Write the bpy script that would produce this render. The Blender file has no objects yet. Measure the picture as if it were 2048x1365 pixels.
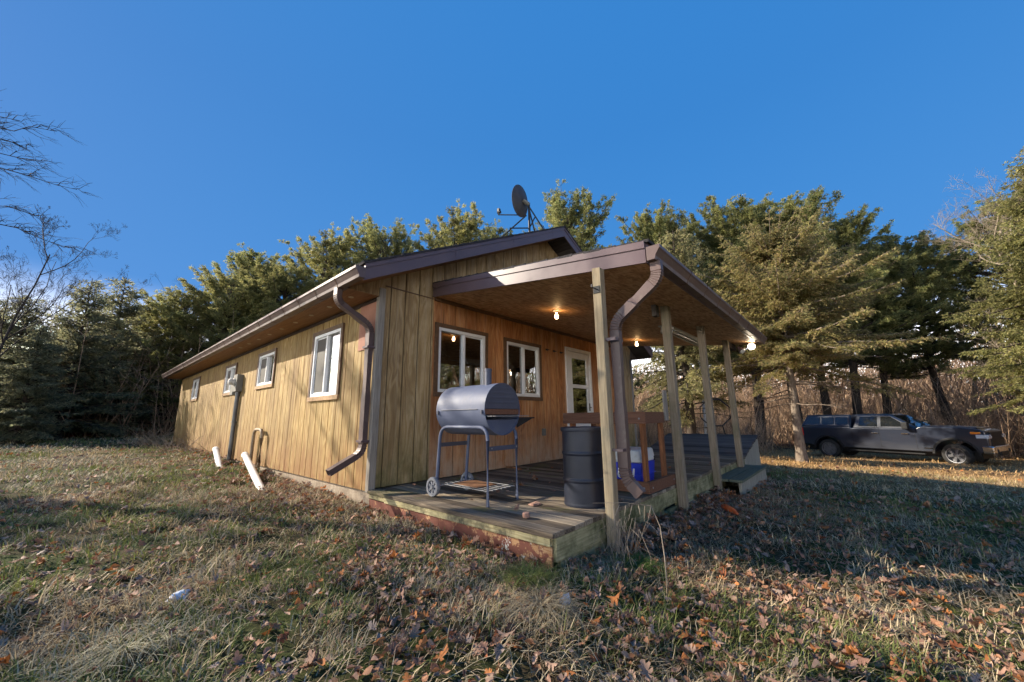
import bpy, math, random
import numpy as np
from mathutils import Vector, Matrix

# ------------------------------------------------------------------ scene
sc = bpy.context.scene
COL = sc.collection
rnd = random.Random(7)
R_ = math.radians

# ------------------------------------------------------------------ small helpers
def tag(o, label=None, cat=None, group=None, kind=None):
    if label: o['label'] = label
    if cat: o['category'] = cat
    if group: o['group'] = group
    if kind: o['kind'] = kind
    return o

def thing(name, label, cat, loc=(0, 0, 0), rz=0.0, group=None, scale=1.0):
    o = bpy.data.objects.new(name, None)
    o.empty_display_size = 0.2
    COL.objects.link(o)
    o.location = loc
    o.rotation_euler = (0, 0, rz)
    o.scale = (scale,) * 3
    return tag(o, label, cat, group)

class MB:
    """collects shapes and links them as ONE mesh object"""
    def __init__(s):
        s.v = []; s.f = []; s.m = []; s.cur = 0
    def add(s, vs, fs):
        n = len(s.v)
        s.v += [tuple(map(float, q)) for q in vs]
        s.f += [tuple(i + n for i in q) for q in fs]
        s.m += [s.cur] * len(fs)
        return s
    def box(s, x0, y0, z0, x1, y1, z1):
        x0, x1 = min(x0, x1), max(x0, x1); y0, y1 = min(y0, y1), max(y0, y1); z0, z1 = min(z0, z1), max(z0, z1)
        return s.add([(x0, y0, z0), (x1, y0, z0), (x1, y1, z0), (x0, y1, z0), (x0, y0, z1), (x1, y0, z1), (x1, y1, z1), (x0, y1, z1)],
                     [(0, 3, 2, 1), (4, 5, 6, 7), (0, 1, 5, 4), (1, 2, 6, 5), (2, 3, 7, 6), (3, 0, 4, 7)])
    def hexa(s, b, t):
        """bottom quad b (ccw from above) and top quad t"""
        return s.add(list(b) + list(t), [(0, 3, 2, 1), (4, 5, 6, 7), (0, 1, 5, 4), (1, 2, 6, 5), (2, 3, 7, 6), (3, 0, 4, 7)])
    def prism(s, poly, d):
        """3-D polygon extruded by vector d"""
        n = len(poly); d = Vector(d)
        a = [Vector(q) for q in poly]; b = [q + d for q in a]
        nrm = Vector((0, 0, 0))
        for i in range(n): nrm += a[i].cross(a[(i + 1) % n])
        fl = nrm.dot(d) > 0
        fs = [tuple(range(n - 1, -1, -1)), tuple(range(n, 2 * n))] + [(i, (i + 1) % n, n + (i + 1) % n, n + i) for i in range(n)]
        if not fl: fs = [tuple(reversed(q)) for q in fs]
        return s.add(a + b, fs)
    def sweep(s, pts, prof, up=(0, 0, 1), cap=True, scales=None):
        """closed 2-D profile (side, up) swept along pts"""
        pts = [Vector(q) for q in pts]; up = Vector(up); n = len(prof); vs = []
        for i, q in enumerate(pts):
            a = pts[max(i - 1, 0)]; b = pts[min(i + 1, len(pts) - 1)]
            t = (b - a).normalized()
            sd = t.cross(up)
            if sd.length < 1e-4: sd = t.cross(Vector((0.3, 1, 0.2)))
            sd.normalize(); u2 = sd.cross(t)
            k = scales[i] if scales else 1.0
            # keep the width through bends
            if 0 < i < len(pts) - 1:
                t0 = (pts[i] - pts[i - 1]).normalized(); c = max(0.5, t0.dot(t))
                k2 = 1 / c
            else: k2 = 1
            for (px, pz) in prof: vs.append(q + sd * px * k + u2 * pz * k * (k2 if False else 1))
        fs = []
        for i in range(len(pts) - 1):
            for j in range(n):
                fs.append((i * n + j, i * n + (j + 1) % n, (i + 1) * n + (j + 1) % n, (i + 1) * n + j))
        if cap:
            fs.append(tuple(range(n - 1, -1, -1))); fs.append(tuple((len(pts) - 1) * n + j for j in range(n)))
        return s.add(vs, fs)
    def tube(s, pts, r, n=8, cap=True):
        rs = r if isinstance(r, (list, tuple)) else [r] * len(pts)
        prof = [(math.cos(2 * math.pi * j / n), math.sin(2 * math.pi * j / n)) for j in range(n)]
        t = (Vector(pts[-1]) - Vector(pts[0]))
        up = (0, 0, 1) if abs(t.normalized().z) < 0.8 else (0, 1, 0.01)
        return s.sweep(pts, prof, up, cap, rs)
    def lathe(s, prof, c=(0, 0, 0), n=24, axis='z', caps=True):
        vs = []; fs = []
        for (r, z) in prof:
            for j in range(n):
                a = 2 * math.pi * j / n; x, y = r * math.cos(a), r * math.sin(a)
                q = {'z': (x, y, z), 'y': (x, z, y), 'x': (z, x, y)}[axis]
                vs.append((c[0] + q[0], c[1] + q[1], c[2] + q[2]))
        fl = axis in ('y',)
        for i in range(len(prof) - 1):
            for j in range(n):
                q = (i * n + j, i * n + (j + 1) % n, (i + 1) * n + (j + 1) % n, (i + 1) * n + j)
                fs.append(tuple(reversed(q)) if fl else q)
        for k, rev in ((0, True), (len(prof) - 1, False)):
            if caps and prof[k][0] > 1e-4:
                q = tuple(k * n + j for j in range(n))
                fs.append(tuple(reversed(q)) if rev != fl else q)
        return s.add(vs, fs)
    def sphere(s, c, r, n=12, sq=(1, 1, 1)):
        vs = []; fs = []; m = n // 2
        for i in range(m + 1):
            th = math.pi * i / m
            for j in range(n):
                a = 2 * math.pi * j / n
                vs.append((c[0] + r * sq[0] * math.sin(th) * math.cos(a), c[1] + r * sq[1] * math.sin(th) * math.sin(a), c[2] + r * sq[2] * math.cos(th)))
        for i in range(m):
            for j in range(n): fs.append((i * n + j, (i + 1) * n + j, (i + 1) * n + (j + 1) % n, i * n + (j + 1) % n))
        return s.add(vs, fs)
    def build_each(s, name, mat, parent=None, **k):
        """every connected piece becomes an object of its own"""
        root = list(range(len(s.v)))
        def find(i):
            while root[i] != i: root[i] = root[root[i]]; i = root[i]
            return i
        for f in s.f:
            for q in f[1:]: root[find(q)] = find(f[0])
        groups = {}
        for f in s.f: groups.setdefault(find(f[0]), []).append(f)
        out = []
        for fs in groups.values():
            ids = sorted({i for f in fs for i in f}); mp = {i: j for j, i in enumerate(ids)}
            q = MB(); q.add([s.v[i] for i in ids], [tuple(mp[i] for i in f) for f in fs]); out.append(q.build(name, mat, parent, **k))
        return out
    def build(s, name, mats, parent=None, smooth=False, bevel=0.0, angle=38, seg=2):
        me = bpy.data.meshes.new(name)
        me.from_pydata(s.v, [], s.f)
        mats = mats if isinstance(mats, (list, tuple)) else [mats]
        for q in mats: me.materials.append(q)
        if len(mats) > 1: me.polygons.foreach_set('material_index', s.m)
        if smooth:
            me.polygons.foreach_set('use_smooth', [True] * len(s.f)); me.set_sharp_from_angle(angle=R_(angle))
        me.update()
        o = bpy.data.objects.new(name, me); COL.objects.link(o)
        if parent is not None: o.parent = parent
        if bevel:
            b = o.modifiers.new('bevel', 'BEVEL'); b.width = bevel; b.segments = seg; b.limit_method = 'ANGLE'; b.angle_limit = R_(30)
        return o

def np_mesh(name, V, quads=None, tris=None, mats=None, col=None, parent=None, smooth=False):
    """big numpy mesh with an optional per-vertex colour"""
    me = bpy.data.meshes.new(name)
    V = np.asarray(V, np.float32); nv = len(V)
    nq = 0 if quads is None else len(quads); nt = 0 if tris is None else len(tris)
    me.vertices.add(nv); me.vertices.foreach_set('co', V.ravel())
    me.loops.add(nq * 4 + nt * 3); me.polygons.add(nq + nt)
    li = []; ls = []
    if nq: li.append(np.asarray(quads, np.int32).ravel()); ls.append(np.arange(nq, dtype=np.int32) * 4)
    if nt: li.append(np.asarray(tris, np.int32).ravel()); ls.append(nq * 4 + np.arange(nt, dtype=np.int32) * 3)
    me.loops.foreach_set('vertex_index', np.concatenate(li))
    me.polygons.foreach_set('loop_start', np.concatenate(ls))
    if smooth: me.polygons.foreach_set('use_smooth', np.ones(nq + nt, dtype=bool))
    me.update(calc_edges=True)
    if col is not None:
        a = me.color_attributes.new('tint', 'FLOAT_COLOR', 'POINT')
        c = np.ones((nv, 4), np.float32); c[:, :3] = col
        a.data.foreach_set('color', c.ravel())
    for q in (mats or []): me.materials.append(q)
    o = bpy.data.objects.new(name, me); COL.objects.link(o)
    if parent is not None: o.parent = parent
    return o

# ------------------------------------------------------------------ materials
def new_mat(name):
    m = bpy.data.materials.new(name); m.use_nodes = True
    nt = m.node_tree
    for n in list(nt.nodes): nt.nodes.remove(n)
    out = nt.nodes.new('ShaderNodeOutputMaterial')
    return m, nt, out

class NT:
    def __init__(s, nt): s.nt = nt
    def n(s, t, **k):
        q = s.nt.nodes.new(t)
        for a, b in k.items():
            if a.startswith('i_'):
                key = a[2:]
                q.inputs[int(key) if key.isdigit() else key.replace('_', ' ')].default_value = b
            else: setattr(q, a, b)
        return q
    def l(s, a, b): s.nt.links.new(a, b)
    def math(s, op, a, b=None, c=None):
        q = s.n('ShaderNodeMath', operation=op)
        for i, x in enumerate((a, b, c)):
            if x is None: continue
            if hasattr(x, 'node'): s.l(x, q.inputs[i])
            else: q.inputs[i].default_value = x
        return q.outputs[0]
    def mix(s, fac, a, b, mode='MIX'):
        q = s.n('ShaderNodeMix', data_type='RGBA', blend_type=mode)
        for i, x in ((0, fac), (6, a), (7, b)):
            if hasattr(x, 'node'): s.l(x, q.inputs[i])
            else: q.inputs[i].default_value = x if i == 0 else (*x[:3], 1)
        return q.outputs[2]
    def ramp(s, fac, stops):
        q = s.n('ShaderNodeValToRGB'); e = q.color_ramp.elements
        while len(e) < len(stops): e.new(0.5)
        for k, (p, c) in enumerate(stops):
            e[k].position = p; e[k].color = (*c, 1) if len(c) == 3 else c
        s.l(fac, q.inputs[0]); return q.outputs[0]
    def coords(s, scale=(1, 1, 1), rot=(0, 0, 0), which='Object'):
        t = s.n('ShaderNodeTexCoord'); m = s.n('ShaderNodeMapping')
        m.inputs['Scale'].default_value = scale; m.inputs['Rotation'].default_value = rot
        s.l(t.outputs[which], m.inputs[0]); return m.outputs[0]
    def noise(s, vec, scale, detail=5, rough=0.6, dist=0.0):
        q = s.n('ShaderNodeTexNoise'); q.inputs['Scale'].default_value = scale; q.inputs['Detail'].default_value = detail
        q.inputs['Roughness'].default_value = rough; q.inputs['Distortion'].default_value = dist
        if vec is not None: s.l(vec, q.inputs['Vector'])
        return q.outputs[0]
    def rng(s, v, a, b, c=0, d=1):
        q = s.n('ShaderNodeMapRange'); s.l(v, q.inputs[0])
        for i, x in enumerate((a, b, c, d)): q.inputs[i + 1].default_value = x
        return q.outputs[0]
    def bsdf(s, out, base, rough=0.7, spec=0.3, metal=0, bump=None, bstr=0.3, bdist=0.01, coat=0.0, emit=None):
        b = s.n('ShaderNodeBsdfPrincipled')
        for k, x in (('Base Color', base), ('Roughness', rough), ('Metallic', metal), ('Specular IOR Level', spec), ('Coat Weight', coat)):
            if hasattr(x, 'node'): s.l(x, b.inputs[k])
            else: b.inputs[k].default_value = (*x, 1) if k == 'Base Color' else x
        if bump is not None:
            q = s.n('ShaderNodeBump'); q.inputs['Strength'].default_value = bstr; q.inputs['Distance'].default_value = bdist
            s.l(bump, q.inputs['Height']); s.l(q.outputs[0], b.inputs['Normal'])
        s.l(b.outputs[0], out.inputs[0]); return b

def simple(name, stops, scale=(1, 1, 1), ns=6, detail=6, rough=0.7, spec=0.3, metal=0.0, bstr=0.15, bdist=0.006, coat=0.0,
           stain=None, dist=0.0, rvar=0.0, boards=None):
    """noise-driven colour; stain = (colour, noise scale, low, high)"""
    m, nt, out = new_mat(name); N = NT(nt)
    v = N.coords(scale)
    f = N.noise(v, ns, detail, 0.62, dist)
    if boards:                       # each board its own tone
        xyz = N.n('ShaderNodeSeparateXYZ'); N.l(N.n('ShaderNodeTexCoord').outputs['Object'], xyz.inputs[0])
        wn = N.n('ShaderNodeTexWhiteNoise', noise_dimensions='1D'); N.l(N.math('FLOOR', N.math('DIVIDE', N.math('SUBTRACT', xyz.outputs[boards[0]], boards[2]), boards[1])), wn.inputs['W'])
        f = N.math('ADD', f, N.math('MULTIPLY', N.math('SUBTRACT', wn.outputs[0], .5), .38))
    c = N.ramp(f, stops)
    if stain:
        f2 = N.noise(N.coords((1, 1, 1)), stain[1], 7, 0.7)
        k = N.rng(f2, stain[2], stain[3])
        c = N.mix(k, c, stain[0])
    r = N.rng(f, 0.25, 0.75, rough - rvar, rough + rvar) if rvar else rough
    N.bsdf(out, c, r, spec, metal, f, bstr, bdist, coat)
    return m

def tint_mat(name, rough=0.75, trans=0.25, spec=0.15, var=0.0):
    """colour read from the mesh's own per-blade tint"""
    m, nt, out = new_mat(name); N = NT(nt)
    a = N.n('ShaderNodeAttribute', attribute_name='tint')
    b = N.n('ShaderNodeBsdfPrincipled'); b.inputs['Roughness'].default_value = rough; b.inputs['Specular IOR Level'].default_value = spec
    N.l(a.outputs['Color'], b.inputs['Base Color'])
    if trans:
        t = N.n('ShaderNodeBsdfTranslucent'); N.l(a.outputs['Color'], t.inputs[0])
        x = N.n('ShaderNodeMixShader'); x.inputs[0].default_value = trans
        N.l(b.outputs[0], x.inputs[1]); N.l(t.outputs[0], x.inputs[2]); N.l(x.outputs[0], out.inputs[0])
    else: N.l(b.outputs[0], out.inputs[0])
    return m

def siding_mat(name, dark, mid, light, axis, algae=None, grey=None, seed=0.0):
    """grooved plywood siding: vertical grain, cathedral figure, sheet-to-sheet tone and weather stains"""
    m, nt, out = new_mat(name); N = NT(nt)
    sc_f = (24, 24, 1.1)
    v0 = N.n('ShaderNodeTexCoord').outputs['Object']
    mp = N.n('ShaderNodeMapping'); mp.inputs['Location'].default_value = (seed, seed * 1.7, seed * .3); N.l(v0, mp.inputs[0]); v = mp.outputs[0]
    def sm(s):
        q = N.n('ShaderNodeMapping'); q.inputs['Scale'].default_value = s; N.l(v, q.inputs[0]); return q.outputs[0]
    grain = N.noise(sm(sc_f), 3.0, 6, 0.7)
    fig = N.noise(sm((3.2, 3.2, 0.42)), 1.6, 2, 0.5, 0.6)
    cat = N.math('SINE', N.math('MULTIPLY', fig, 62.0))
    cat = N.rng(cat, -1, 1)
    xyz = N.n('ShaderNodeSeparateXYZ'); N.l(v0, xyz.inputs[0])
    bd = N.math('FLOOR', N.math('DIVIDE', xyz.outputs[axis], 0.2267))
    wn = N.n('ShaderNodeTexWhiteNoise', noise_dimensions='1D'); N.l(bd, wn.inputs['W'])
    f = N.math('ADD', N.math('MULTIPLY', grain, 0.62), N.math('MULTIPLY', cat, 0.30))
    f = N.math('ADD', f, N.math('MULTIPLY', wn.outputs[0], 0.16))
    c = N.ramp(f, [(0.18, dark), (0.5, mid), (0.86, light)])
    big = N.noise(sm((1.1, 1.1, 0.35)), 1.5, 6, 0.7)
    c = N.mix(N.rng(big, 0.42, 0.68, 0, 0.72), c, dark)
    blot = N.noise(sm((3.5, 3.5, 0.9)), 1.7, 8, 0.78)
    c = N.mix(N.rng(blot, 0.47, 0.64, 0, 0.62), c, tuple(q * .55 for q in mid))
    stre = N.noise(sm((5, 5, 0.25)), 2.0, 4, 0.7)
    c = N.mix(N.rng(stre, 0.52, 0.75, 0, 0.6), c, grey or light)
    if algae:
        n2 = N.noise(sm((2.5, 2.5, 1.2)), 2.2, 5, 0.7)
        k = N.math('MULTIPLY', N.rng(xyz.outputs[2], 0.02, 0.75, 1.15, 0), N.rng(n2, 0.32, 0.62, 0, 1))
        q = N.n('ShaderNodeClamp'); N.l(k, q.inputs[0])
        c = N.mix(N.math('MULTIPLY', q.outputs[0], 0.85), c, algae)
    N.bsdf(out, c, 0.72, 0.25, 0, f, 0.25, 0.004)
    return m

MAT = {}
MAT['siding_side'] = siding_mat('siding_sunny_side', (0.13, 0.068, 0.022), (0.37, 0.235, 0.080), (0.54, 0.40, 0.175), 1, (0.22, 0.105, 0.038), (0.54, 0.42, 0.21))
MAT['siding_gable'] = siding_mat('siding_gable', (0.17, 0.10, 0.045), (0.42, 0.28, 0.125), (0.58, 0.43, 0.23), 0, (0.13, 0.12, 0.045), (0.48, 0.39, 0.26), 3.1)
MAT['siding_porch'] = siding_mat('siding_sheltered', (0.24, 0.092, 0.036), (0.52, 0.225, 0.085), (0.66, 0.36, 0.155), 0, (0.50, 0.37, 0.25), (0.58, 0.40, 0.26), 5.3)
MAT['dark_void'] = simple('dark_interior', [(0.3, (0.13, 0.115, 0.10)), (0.7, (0.19, 0.17, 0.15))])
MAT['foundation'] = simple('parged_block', [(0.3, (0.22, 0.17, 0.12)), (0.7, (0.38, 0.31, 0.23))], ns=14, rough=0.9, bstr=0.6, bdist=0.01, stain=((0.16, 0.12, 0.08), 2.5, 0.5, 0.75))
MAT['brown_metal'] = simple('brown_coated_aluminium', [(0.3, (0.100, 0.064, 0.068)), (0.7, (0.125, 0.082, 0.086))], ns=3, rough=0.36, spec=0.5, bstr=0.03, stain=((0.15, 0.11, 0.10), 9, 0.62, 0.8), rvar=0.06)
MAT['gutter'] = simple('brown_gutter', [(0.3, (0.105, 0.068, 0.060)), (0.7, (0.135, 0.088, 0.078))], ns=4, rough=0.42, spec=0.45, bstr=0.04, stain=((0.19, 0.15, 0.125), 7, 0.55, 0.75))
MAT['shingle'] = simple('dark_shingle', [(0.3, (0.020, 0.018, 0.020)), (0.7, (0.060, 0.054, 0.055))], ns=30, rough=0.95, bstr=0.8, bdist=0.01)
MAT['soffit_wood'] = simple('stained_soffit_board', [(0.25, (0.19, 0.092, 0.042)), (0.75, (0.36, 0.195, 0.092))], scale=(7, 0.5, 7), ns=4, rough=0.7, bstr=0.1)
MAT['vent_white'] = simple('pale_plug', [(0.3, (0.45, 0.38, 0.26)), (0.7, (0.55, 0.47, 0.34))])
MAT['vinyl'] = simple('white_vinyl', [(0.3, (0.72, 0.72, 0.71)), (0.7, (0.82, 0.82, 0.81))], ns=5, rough=0.35, spec=0.4, bstr=0.01, stain=((0.55, 0.53, 0.48), 5, 0.6, 0.85))
MAT['trim_brown'] = simple('brown_trim', [(0.3, (0.10, 0.055, 0.032)), (0.7, (0.165, 0.095, 0.052))], scale=(4, 4, 4), ns=5, rough=0.6, bstr=0.1)
MAT['trim_pale'] = simple('pale_sill_board', [(0.3, (0.30, 0.18, 0.09)), (0.7, (0.46, 0.30, 0.16))], scale=(4, 4, 4), ns=5, rough=0.7)
MAT['grey_board'] = simple('weathered_grey_board', [(0.25, (0.15, 0.125, 0.10)), (0.5, (0.28, 0.245, 0.20)), (0.8, (0.40, 0.36, 0.31))], scale=(18, 18, 1.0), ns=3, rough=0.85, bstr=0.3)
MAT['groove'] = simple('groove_shadow_board', [(0.3, (0.022, 0.013, 0.008)), (0.7, (0.04, 0.024, 0.014))])
MAT['lining'] = simple('cream_inside_wall', [(0.3, (0.50, 0.44, 0.36)), (0.7, (0.60, 0.54, 0.45))])
MAT['patch'] = simple('pink_patch_board', [(0.3, (0.30, 0.125, 0.08)), (0.7, (0.44, 0.215, 0.145))], ns=2.5, rough=0.75)
MAT['red_skirt'] = None
MAT['screen'] = simple('window_screen', [(0.3, (0.055, 0.050, 0.042)), (0.7, (0.085, 0.078, 0.066))], ns=90, rough=0.6, spec=0.3)
MAT['blind'] = simple('cream_blind', [(0.3, (0.55, 0.48, 0.36)), (0.7, (0.65, 0.58, 0.45))], scale=(1, 1, 30), ns=2)
MAT['black_iron'] = simple('black_iron', [(0.3, (0.012, 0.012, 0.013)), (0.7, (0.03, 0.03, 0.032))], rough=0.5)

def wood(name, stops, axis, rough=0.82, stain=None, bstr=0.25, ns=3.0, boards=None):
    s = [22, 22, 22]; s[axis] = 1.0
    return simple(name, stops, scale=tuple(s), ns=ns, rough=rough, bstr=bstr, bdist=0.004, stain=stain, spec=0.12, boards=boards)
GREEN = (0.105, 0.12, 0.045)
MAT['post_wood'] = wood('treated_post', [(0.25, (0.16, 0.125, 0.08)), (0.5, (0.33, 0.262, 0.168)), (0.8, (0.48, 0.40, 0.275))], 2, stain=((0.20, 0.185, 0.14), 3.5, 0.5, 0.75))
MAT['post_grey'] = wood('treated_post_greyer', [(0.25, (0.15, 0.115, 0.08)), (0.55, (0.28, 0.225, 0.16)), (0.85, (0.40, 0.34, 0.25))], 2, stain=((0.16, 0.155, 0.09), 3, 0.5, 0.78))
MAT['deck_board'] = wood('deck_board', [(0.22, (0.060, 0.046, 0.034)), (0.5, (0.19, 0.148, 0.105)), (0.85, (0.42, 0.345, 0.25))], 1, stain=((0.17, 0.175, 0.05), 1.1, 0.54, 0.72), bstr=0.5, boards=(0, 0.142, 0.0))
MAT['rim'] = wood('green_weathered_joist', [(0.25, (0.20, 0.175, 0.095)), (0.5, (0.36, 0.325, 0.18)), (0.8, (0.52, 0.48, 0.30))], 0, stain=((0.085, 0.092, 0.04), 2.6, 0.43, 0.62))
MAT['rim_side'] = wood('pale_green_trim', [(0.25, (0.20, 0.165, 0.08)), (0.5, (0.40, 0.34, 0.18)), (0.8, (0.58, 0.52, 0.33))], 1, stain=((0.085, 0.078, 0.052), 3.0, 0.46, 0.62))
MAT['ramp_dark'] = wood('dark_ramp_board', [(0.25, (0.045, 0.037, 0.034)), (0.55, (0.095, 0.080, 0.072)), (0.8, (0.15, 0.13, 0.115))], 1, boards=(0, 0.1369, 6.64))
MAT['ramp_side'] = wood('grey_ramp_side', [(0.25, (0.19, 0.17, 0.135)), (0.55, (0.34, 0.315, 0.25)), (0.8, (0.50, 0.47, 0.38))], 2)
MAT['step_wood'] = wood('green_step_board', [(0.25, (0.075, 0.085, 0.06)), (0.55, (0.13, 0.145, 0.105)), (0.8, (0.19, 0.20, 0.15))], 0)
MAT['rack_wood'] = wood('red_brown_stained_lumber', [(0.25, (0.10, 0.038, 0.018)), (0.5, (0.24, 0.095, 0.040)), (0.8, (0.40, 0.18, 0.08))], 2, rough=0.6)
MAT['rack_rail'] = wood('red_brown_stained_rail', [(0.25, (0.085, 0.042, 0.028)), (0.5, (0.175, 0.085, 0.052)), (0.8, (0.28, 0.14, 0.085))], 1, rough=0.6)

def osb():
    m, nt, out = new_mat('strand_board'); N = NT(nt)
    cols = None
    for k, (sx, sy, rot) in enumerate(((9, 34, 0.25), (30, 10, 0.5), (11, 36, -0.45))):
        q = N.n('ShaderNodeTexVoronoi'); q.inputs['Scale'].default_value = 1.0
        N.l(N.coords((sx, sy, 3), (0, 0, rot)), q.inputs['Vector'])
        x = N.n('ShaderNodeSeparateColor'); N.l(q.outputs['Color'], x.inputs[0])
        cols = x.outputs[0] if cols is None else N.math('ADD', cols, x.outputs[k % 3])
    f = N.math('DIVIDE', cols, 3.0)
    c = N.ramp(f, [(0.2, (0.34, 0.165, 0.070)), (0.5, (0.56, 0.315, 0.145)), (0.8, (0.70, 0.46, 0.24))])
    b = N.noise(N.coords((1, 1, 1)), 1.3, 4)
    c = N.mix(N.rng(b, 0.45, 0.75, 0, 0.3), c, (0.26, 0.125, 0.052))
    N.bsdf(out, c, 0.6, 0.35, 0, f, 0.12, 0.003)
    return m
MAT['osb'] = osb()

def skirt():
    m, nt, out = new_mat('peeling_red_paint'); N = NT(nt)
    v = N.coords((1, 1, 1)); x = N.n('ShaderNodeSeparateXYZ'); N.l(v, x.inputs[0])
    base = N.ramp(N.noise(v, 7, 5), [(0.3, (0.13, 0.045, 0.03)), (0.7, (0.20, 0.075, 0.05))])
    n1 = N.noise(v, 6.5, 8, 0.75); n2 = N.noise(v, 2.3, 3)
    near = N.rng(x.outputs[1], -2.74, -1.7, 1, 0)          # paint is worst towards the deck's free corner
    k = N.math('ADD', n1, N.math('ADD', N.math('MULTIPLY', near, 0.10), N.rng(x.outputs[2], -.17, -.10, 0, .07)))
    wood_c = N.ramp(N.noise(N.coords((30, 3, 30)), 3, 5), [(0.3, (0.30, 0.13, 0.05)), (0.7, (0.46, 0.30, 0.16))])
    c = N.mix(N.rng(k, 0.60, 0.63), base, wood_c)
    white = N.math('ADD', N.noise(N.coords((1, 1, 1), (0.3, 0.1, 0)), 5, 6, 0.7), N.math('MULTIPLY', near, 0.14))
    c = N.mix(N.rng(white, 0.70, 0.72), c, (0.62, 0.62, 0.54))
    N.bsdf(out, c, 0.75, 0.25, 0, k, 0.5, 0.006)
    return m
MAT['red_skirt'] = skirt()

def glass_mat(name='window_glass', refl=0.0):
    m, nt, out = new_mat(name); N = NT(nt)
    fr = N.n('ShaderNodeFresnel'); fr.inputs[0].default_value = 1.55
    k = N.math('ADD', N.math('MULTIPLY', fr.outputs[0], 1.8), 0.22 + refl)
    q = N.n('ShaderNodeClamp'); N.l(k, q.inputs[0])
    g = N.n('ShaderNodeBsdfGlossy'); g.inputs['Roughness'].default_value = 0.012
    bp = N.n('ShaderNodeBump'); bp.inputs['Strength'].default_value = 0.03; bp.inputs['Distance'].default_value = 0.02
    N.l(N.noise(N.coords((1, 1, 1)), 2.2, 2), bp.inputs['Height']); N.l(bp.outputs[0], g.inputs['Normal'])
    t = N.n('ShaderNodeBsdfTransparent'); t.inputs[0].default_value = (0.72, 0.75, 0.74, 1)
    x = N.n('ShaderNodeMixShader'); N.l(q.outputs[0], x.inputs[0]); N.l(t.outputs[0], x.inputs[1]); N.l(g.outputs[0], x.inputs[2])
    N.l(x.outputs[0], out.inputs[0]); return m
MAT['glass'] = glass_mat()

def emit(name, col, s):
    m, nt, out = new_mat(name); N = NT(nt)
    e = N.n('ShaderNodeEmission'); e.inputs[0].default_value = (*col, 1); e.inputs[1].default_value = s
    N.l(e.outputs[0], out.inputs[0]); return m
MAT['bulb_on'] = emit('lit_bulb', (1.0, 0.60, 0.26), 11)
MAT['flood_on'] = emit('lit_flood', (1.0, 0.84, 0.62), 10)
MAT['bulb_off'] = simple('unlit_bulb', [(0.3, (0.55, 0.54, 0.5)), (0.7, (0.65, 0.64, 0.6))], rough=0.2)
MAT['white_metal'] = simple('white_painted_metal', [(0.3, (0.48, 0.46, 0.42)), (0.7, (0.62, 0.6, 0.55))], rough=0.45)
MAT['grey_metal'] = simple('grey_meter_metal', [(0.3, (0.15, 0.145, 0.125)), (0.7, (0.22, 0.21, 0.18))], rough=0.6, spec=0.3, metal=0.0)
MAT['dark_pipe'] = simple('grey_conduit', [(0.3, (0.10, 0.10, 0.095)), (0.7, (0.17, 0.17, 0.16))], rough=0.45, spec=0.4, metal=0.3)
MAT['pvc'] = simple('white_pvc', [(0.3, (0.74, 0.72, 0.68)), (0.7, (0.84, 0.83, 0.80))], rough=0.35, stain=((0.4, 0.33, 0.24), 4, 0.62, 0.8))
MAT['tan_pipe'] = simple('tan_pipe', [(0.3, (0.20, 0.14, 0.085)), (0.7, (0.32, 0.24, 0.15))], rough=0.6)
MAT['grill'] = simple('blue_grey_enamel', [(0.3, (0.068, 0.082, 0.135)), (0.7, (0.105, 0.124, 0.19))], ns=3, rough=0.58, spec=0.32, bstr=0.03, stain=((0.15, 0.155, 0.175), 3, 0.55, 0.8), rvar=0.08)
MAT['grill_end'] = simple('dark_blue_enamel', [(0.3, (0.062, 0.066, 0.095)), (0.7, (0.090, 0.096, 0.13))], ns=3, rough=0.5, spec=0.4, bstr=0.03)
MAT['wheel_grey'] = simple('grey_plastic_wheel', [(0.3, (0.18, 0.18, 0.19)), (0.7, (0.27, 0.27, 0.28))], rough=0.6)
MAT['rust'] = simple('rusty_plate', [(0.3, (0.12, 0.05, 0.025)), (0.6, (0.27, 0.13, 0.06)), (0.8, (0.36, 0.21, 0.11))], ns=9, rough=0.9, bstr=0.5)
MAT['chrome_wire'] = simple('dull_wire', [(0.3, (0.22, 0.21, 0.20)), (0.7, (0.36, 0.35, 0.33))], rough=0.55)
MAT['drum'] = simple('black_drum', [(0.3, (0.011, 0.014, 0.024)), (0.7, (0.020, 0.024, 0.040))], ns=3, rough=0.42, spec=0.45, bstr=0.05, stain=((0.30, 0.30, 0.30), 22, 0.70, 0.74), rvar=0.08)
MAT['cooler_blue'] = simple('blue_plastic', [(0.3, (0.018, 0.040, 0.46)), (0.7, (0.030, 0.062, 0.60))], rough=0.4, spec=0.4, bstr=0.02)
MAT['cooler_white'] = simple('dirty_white_plastic', [(0.3, (0.55, 0.55, 0.52)), (0.7, (0.70, 0.70, 0.67))], rough=0.5, stain=((0.40, 0.36, 0.28), 7, 0.58, 0.8))
MAT['orange'] = simple('orange_plastic', [(0.3, (0.62, 0.10, 0.02)), (0.7, (0.75, 0.15, 0.04))], rough=0.5)
MAT['snow'] = simple('old_snow', [(0.3, (0.62, 0.66, 0.74)), (0.7, (0.82, 0.84, 0.88))], ns=30, rough=0.7, bstr=0.5)
MAT['chunk'] = simple('pinkish_wood', [(0.3, (0.30, 0.16, 0.11)), (0.7, (0.45, 0.28, 0.21))], ns=12, rough=0.9)
MAT['bark'] = simple('dark_bark', [(0.25, (0.022, 0.017, 0.013)), (0.5, (0.055, 0.042, 0.032)), (0.8, (0.105, 0.085, 0.066))], scale=(9, 9, 1.6), ns=2.5, rough=0.95, bstr=0.9, bdist=0.03)
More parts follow.
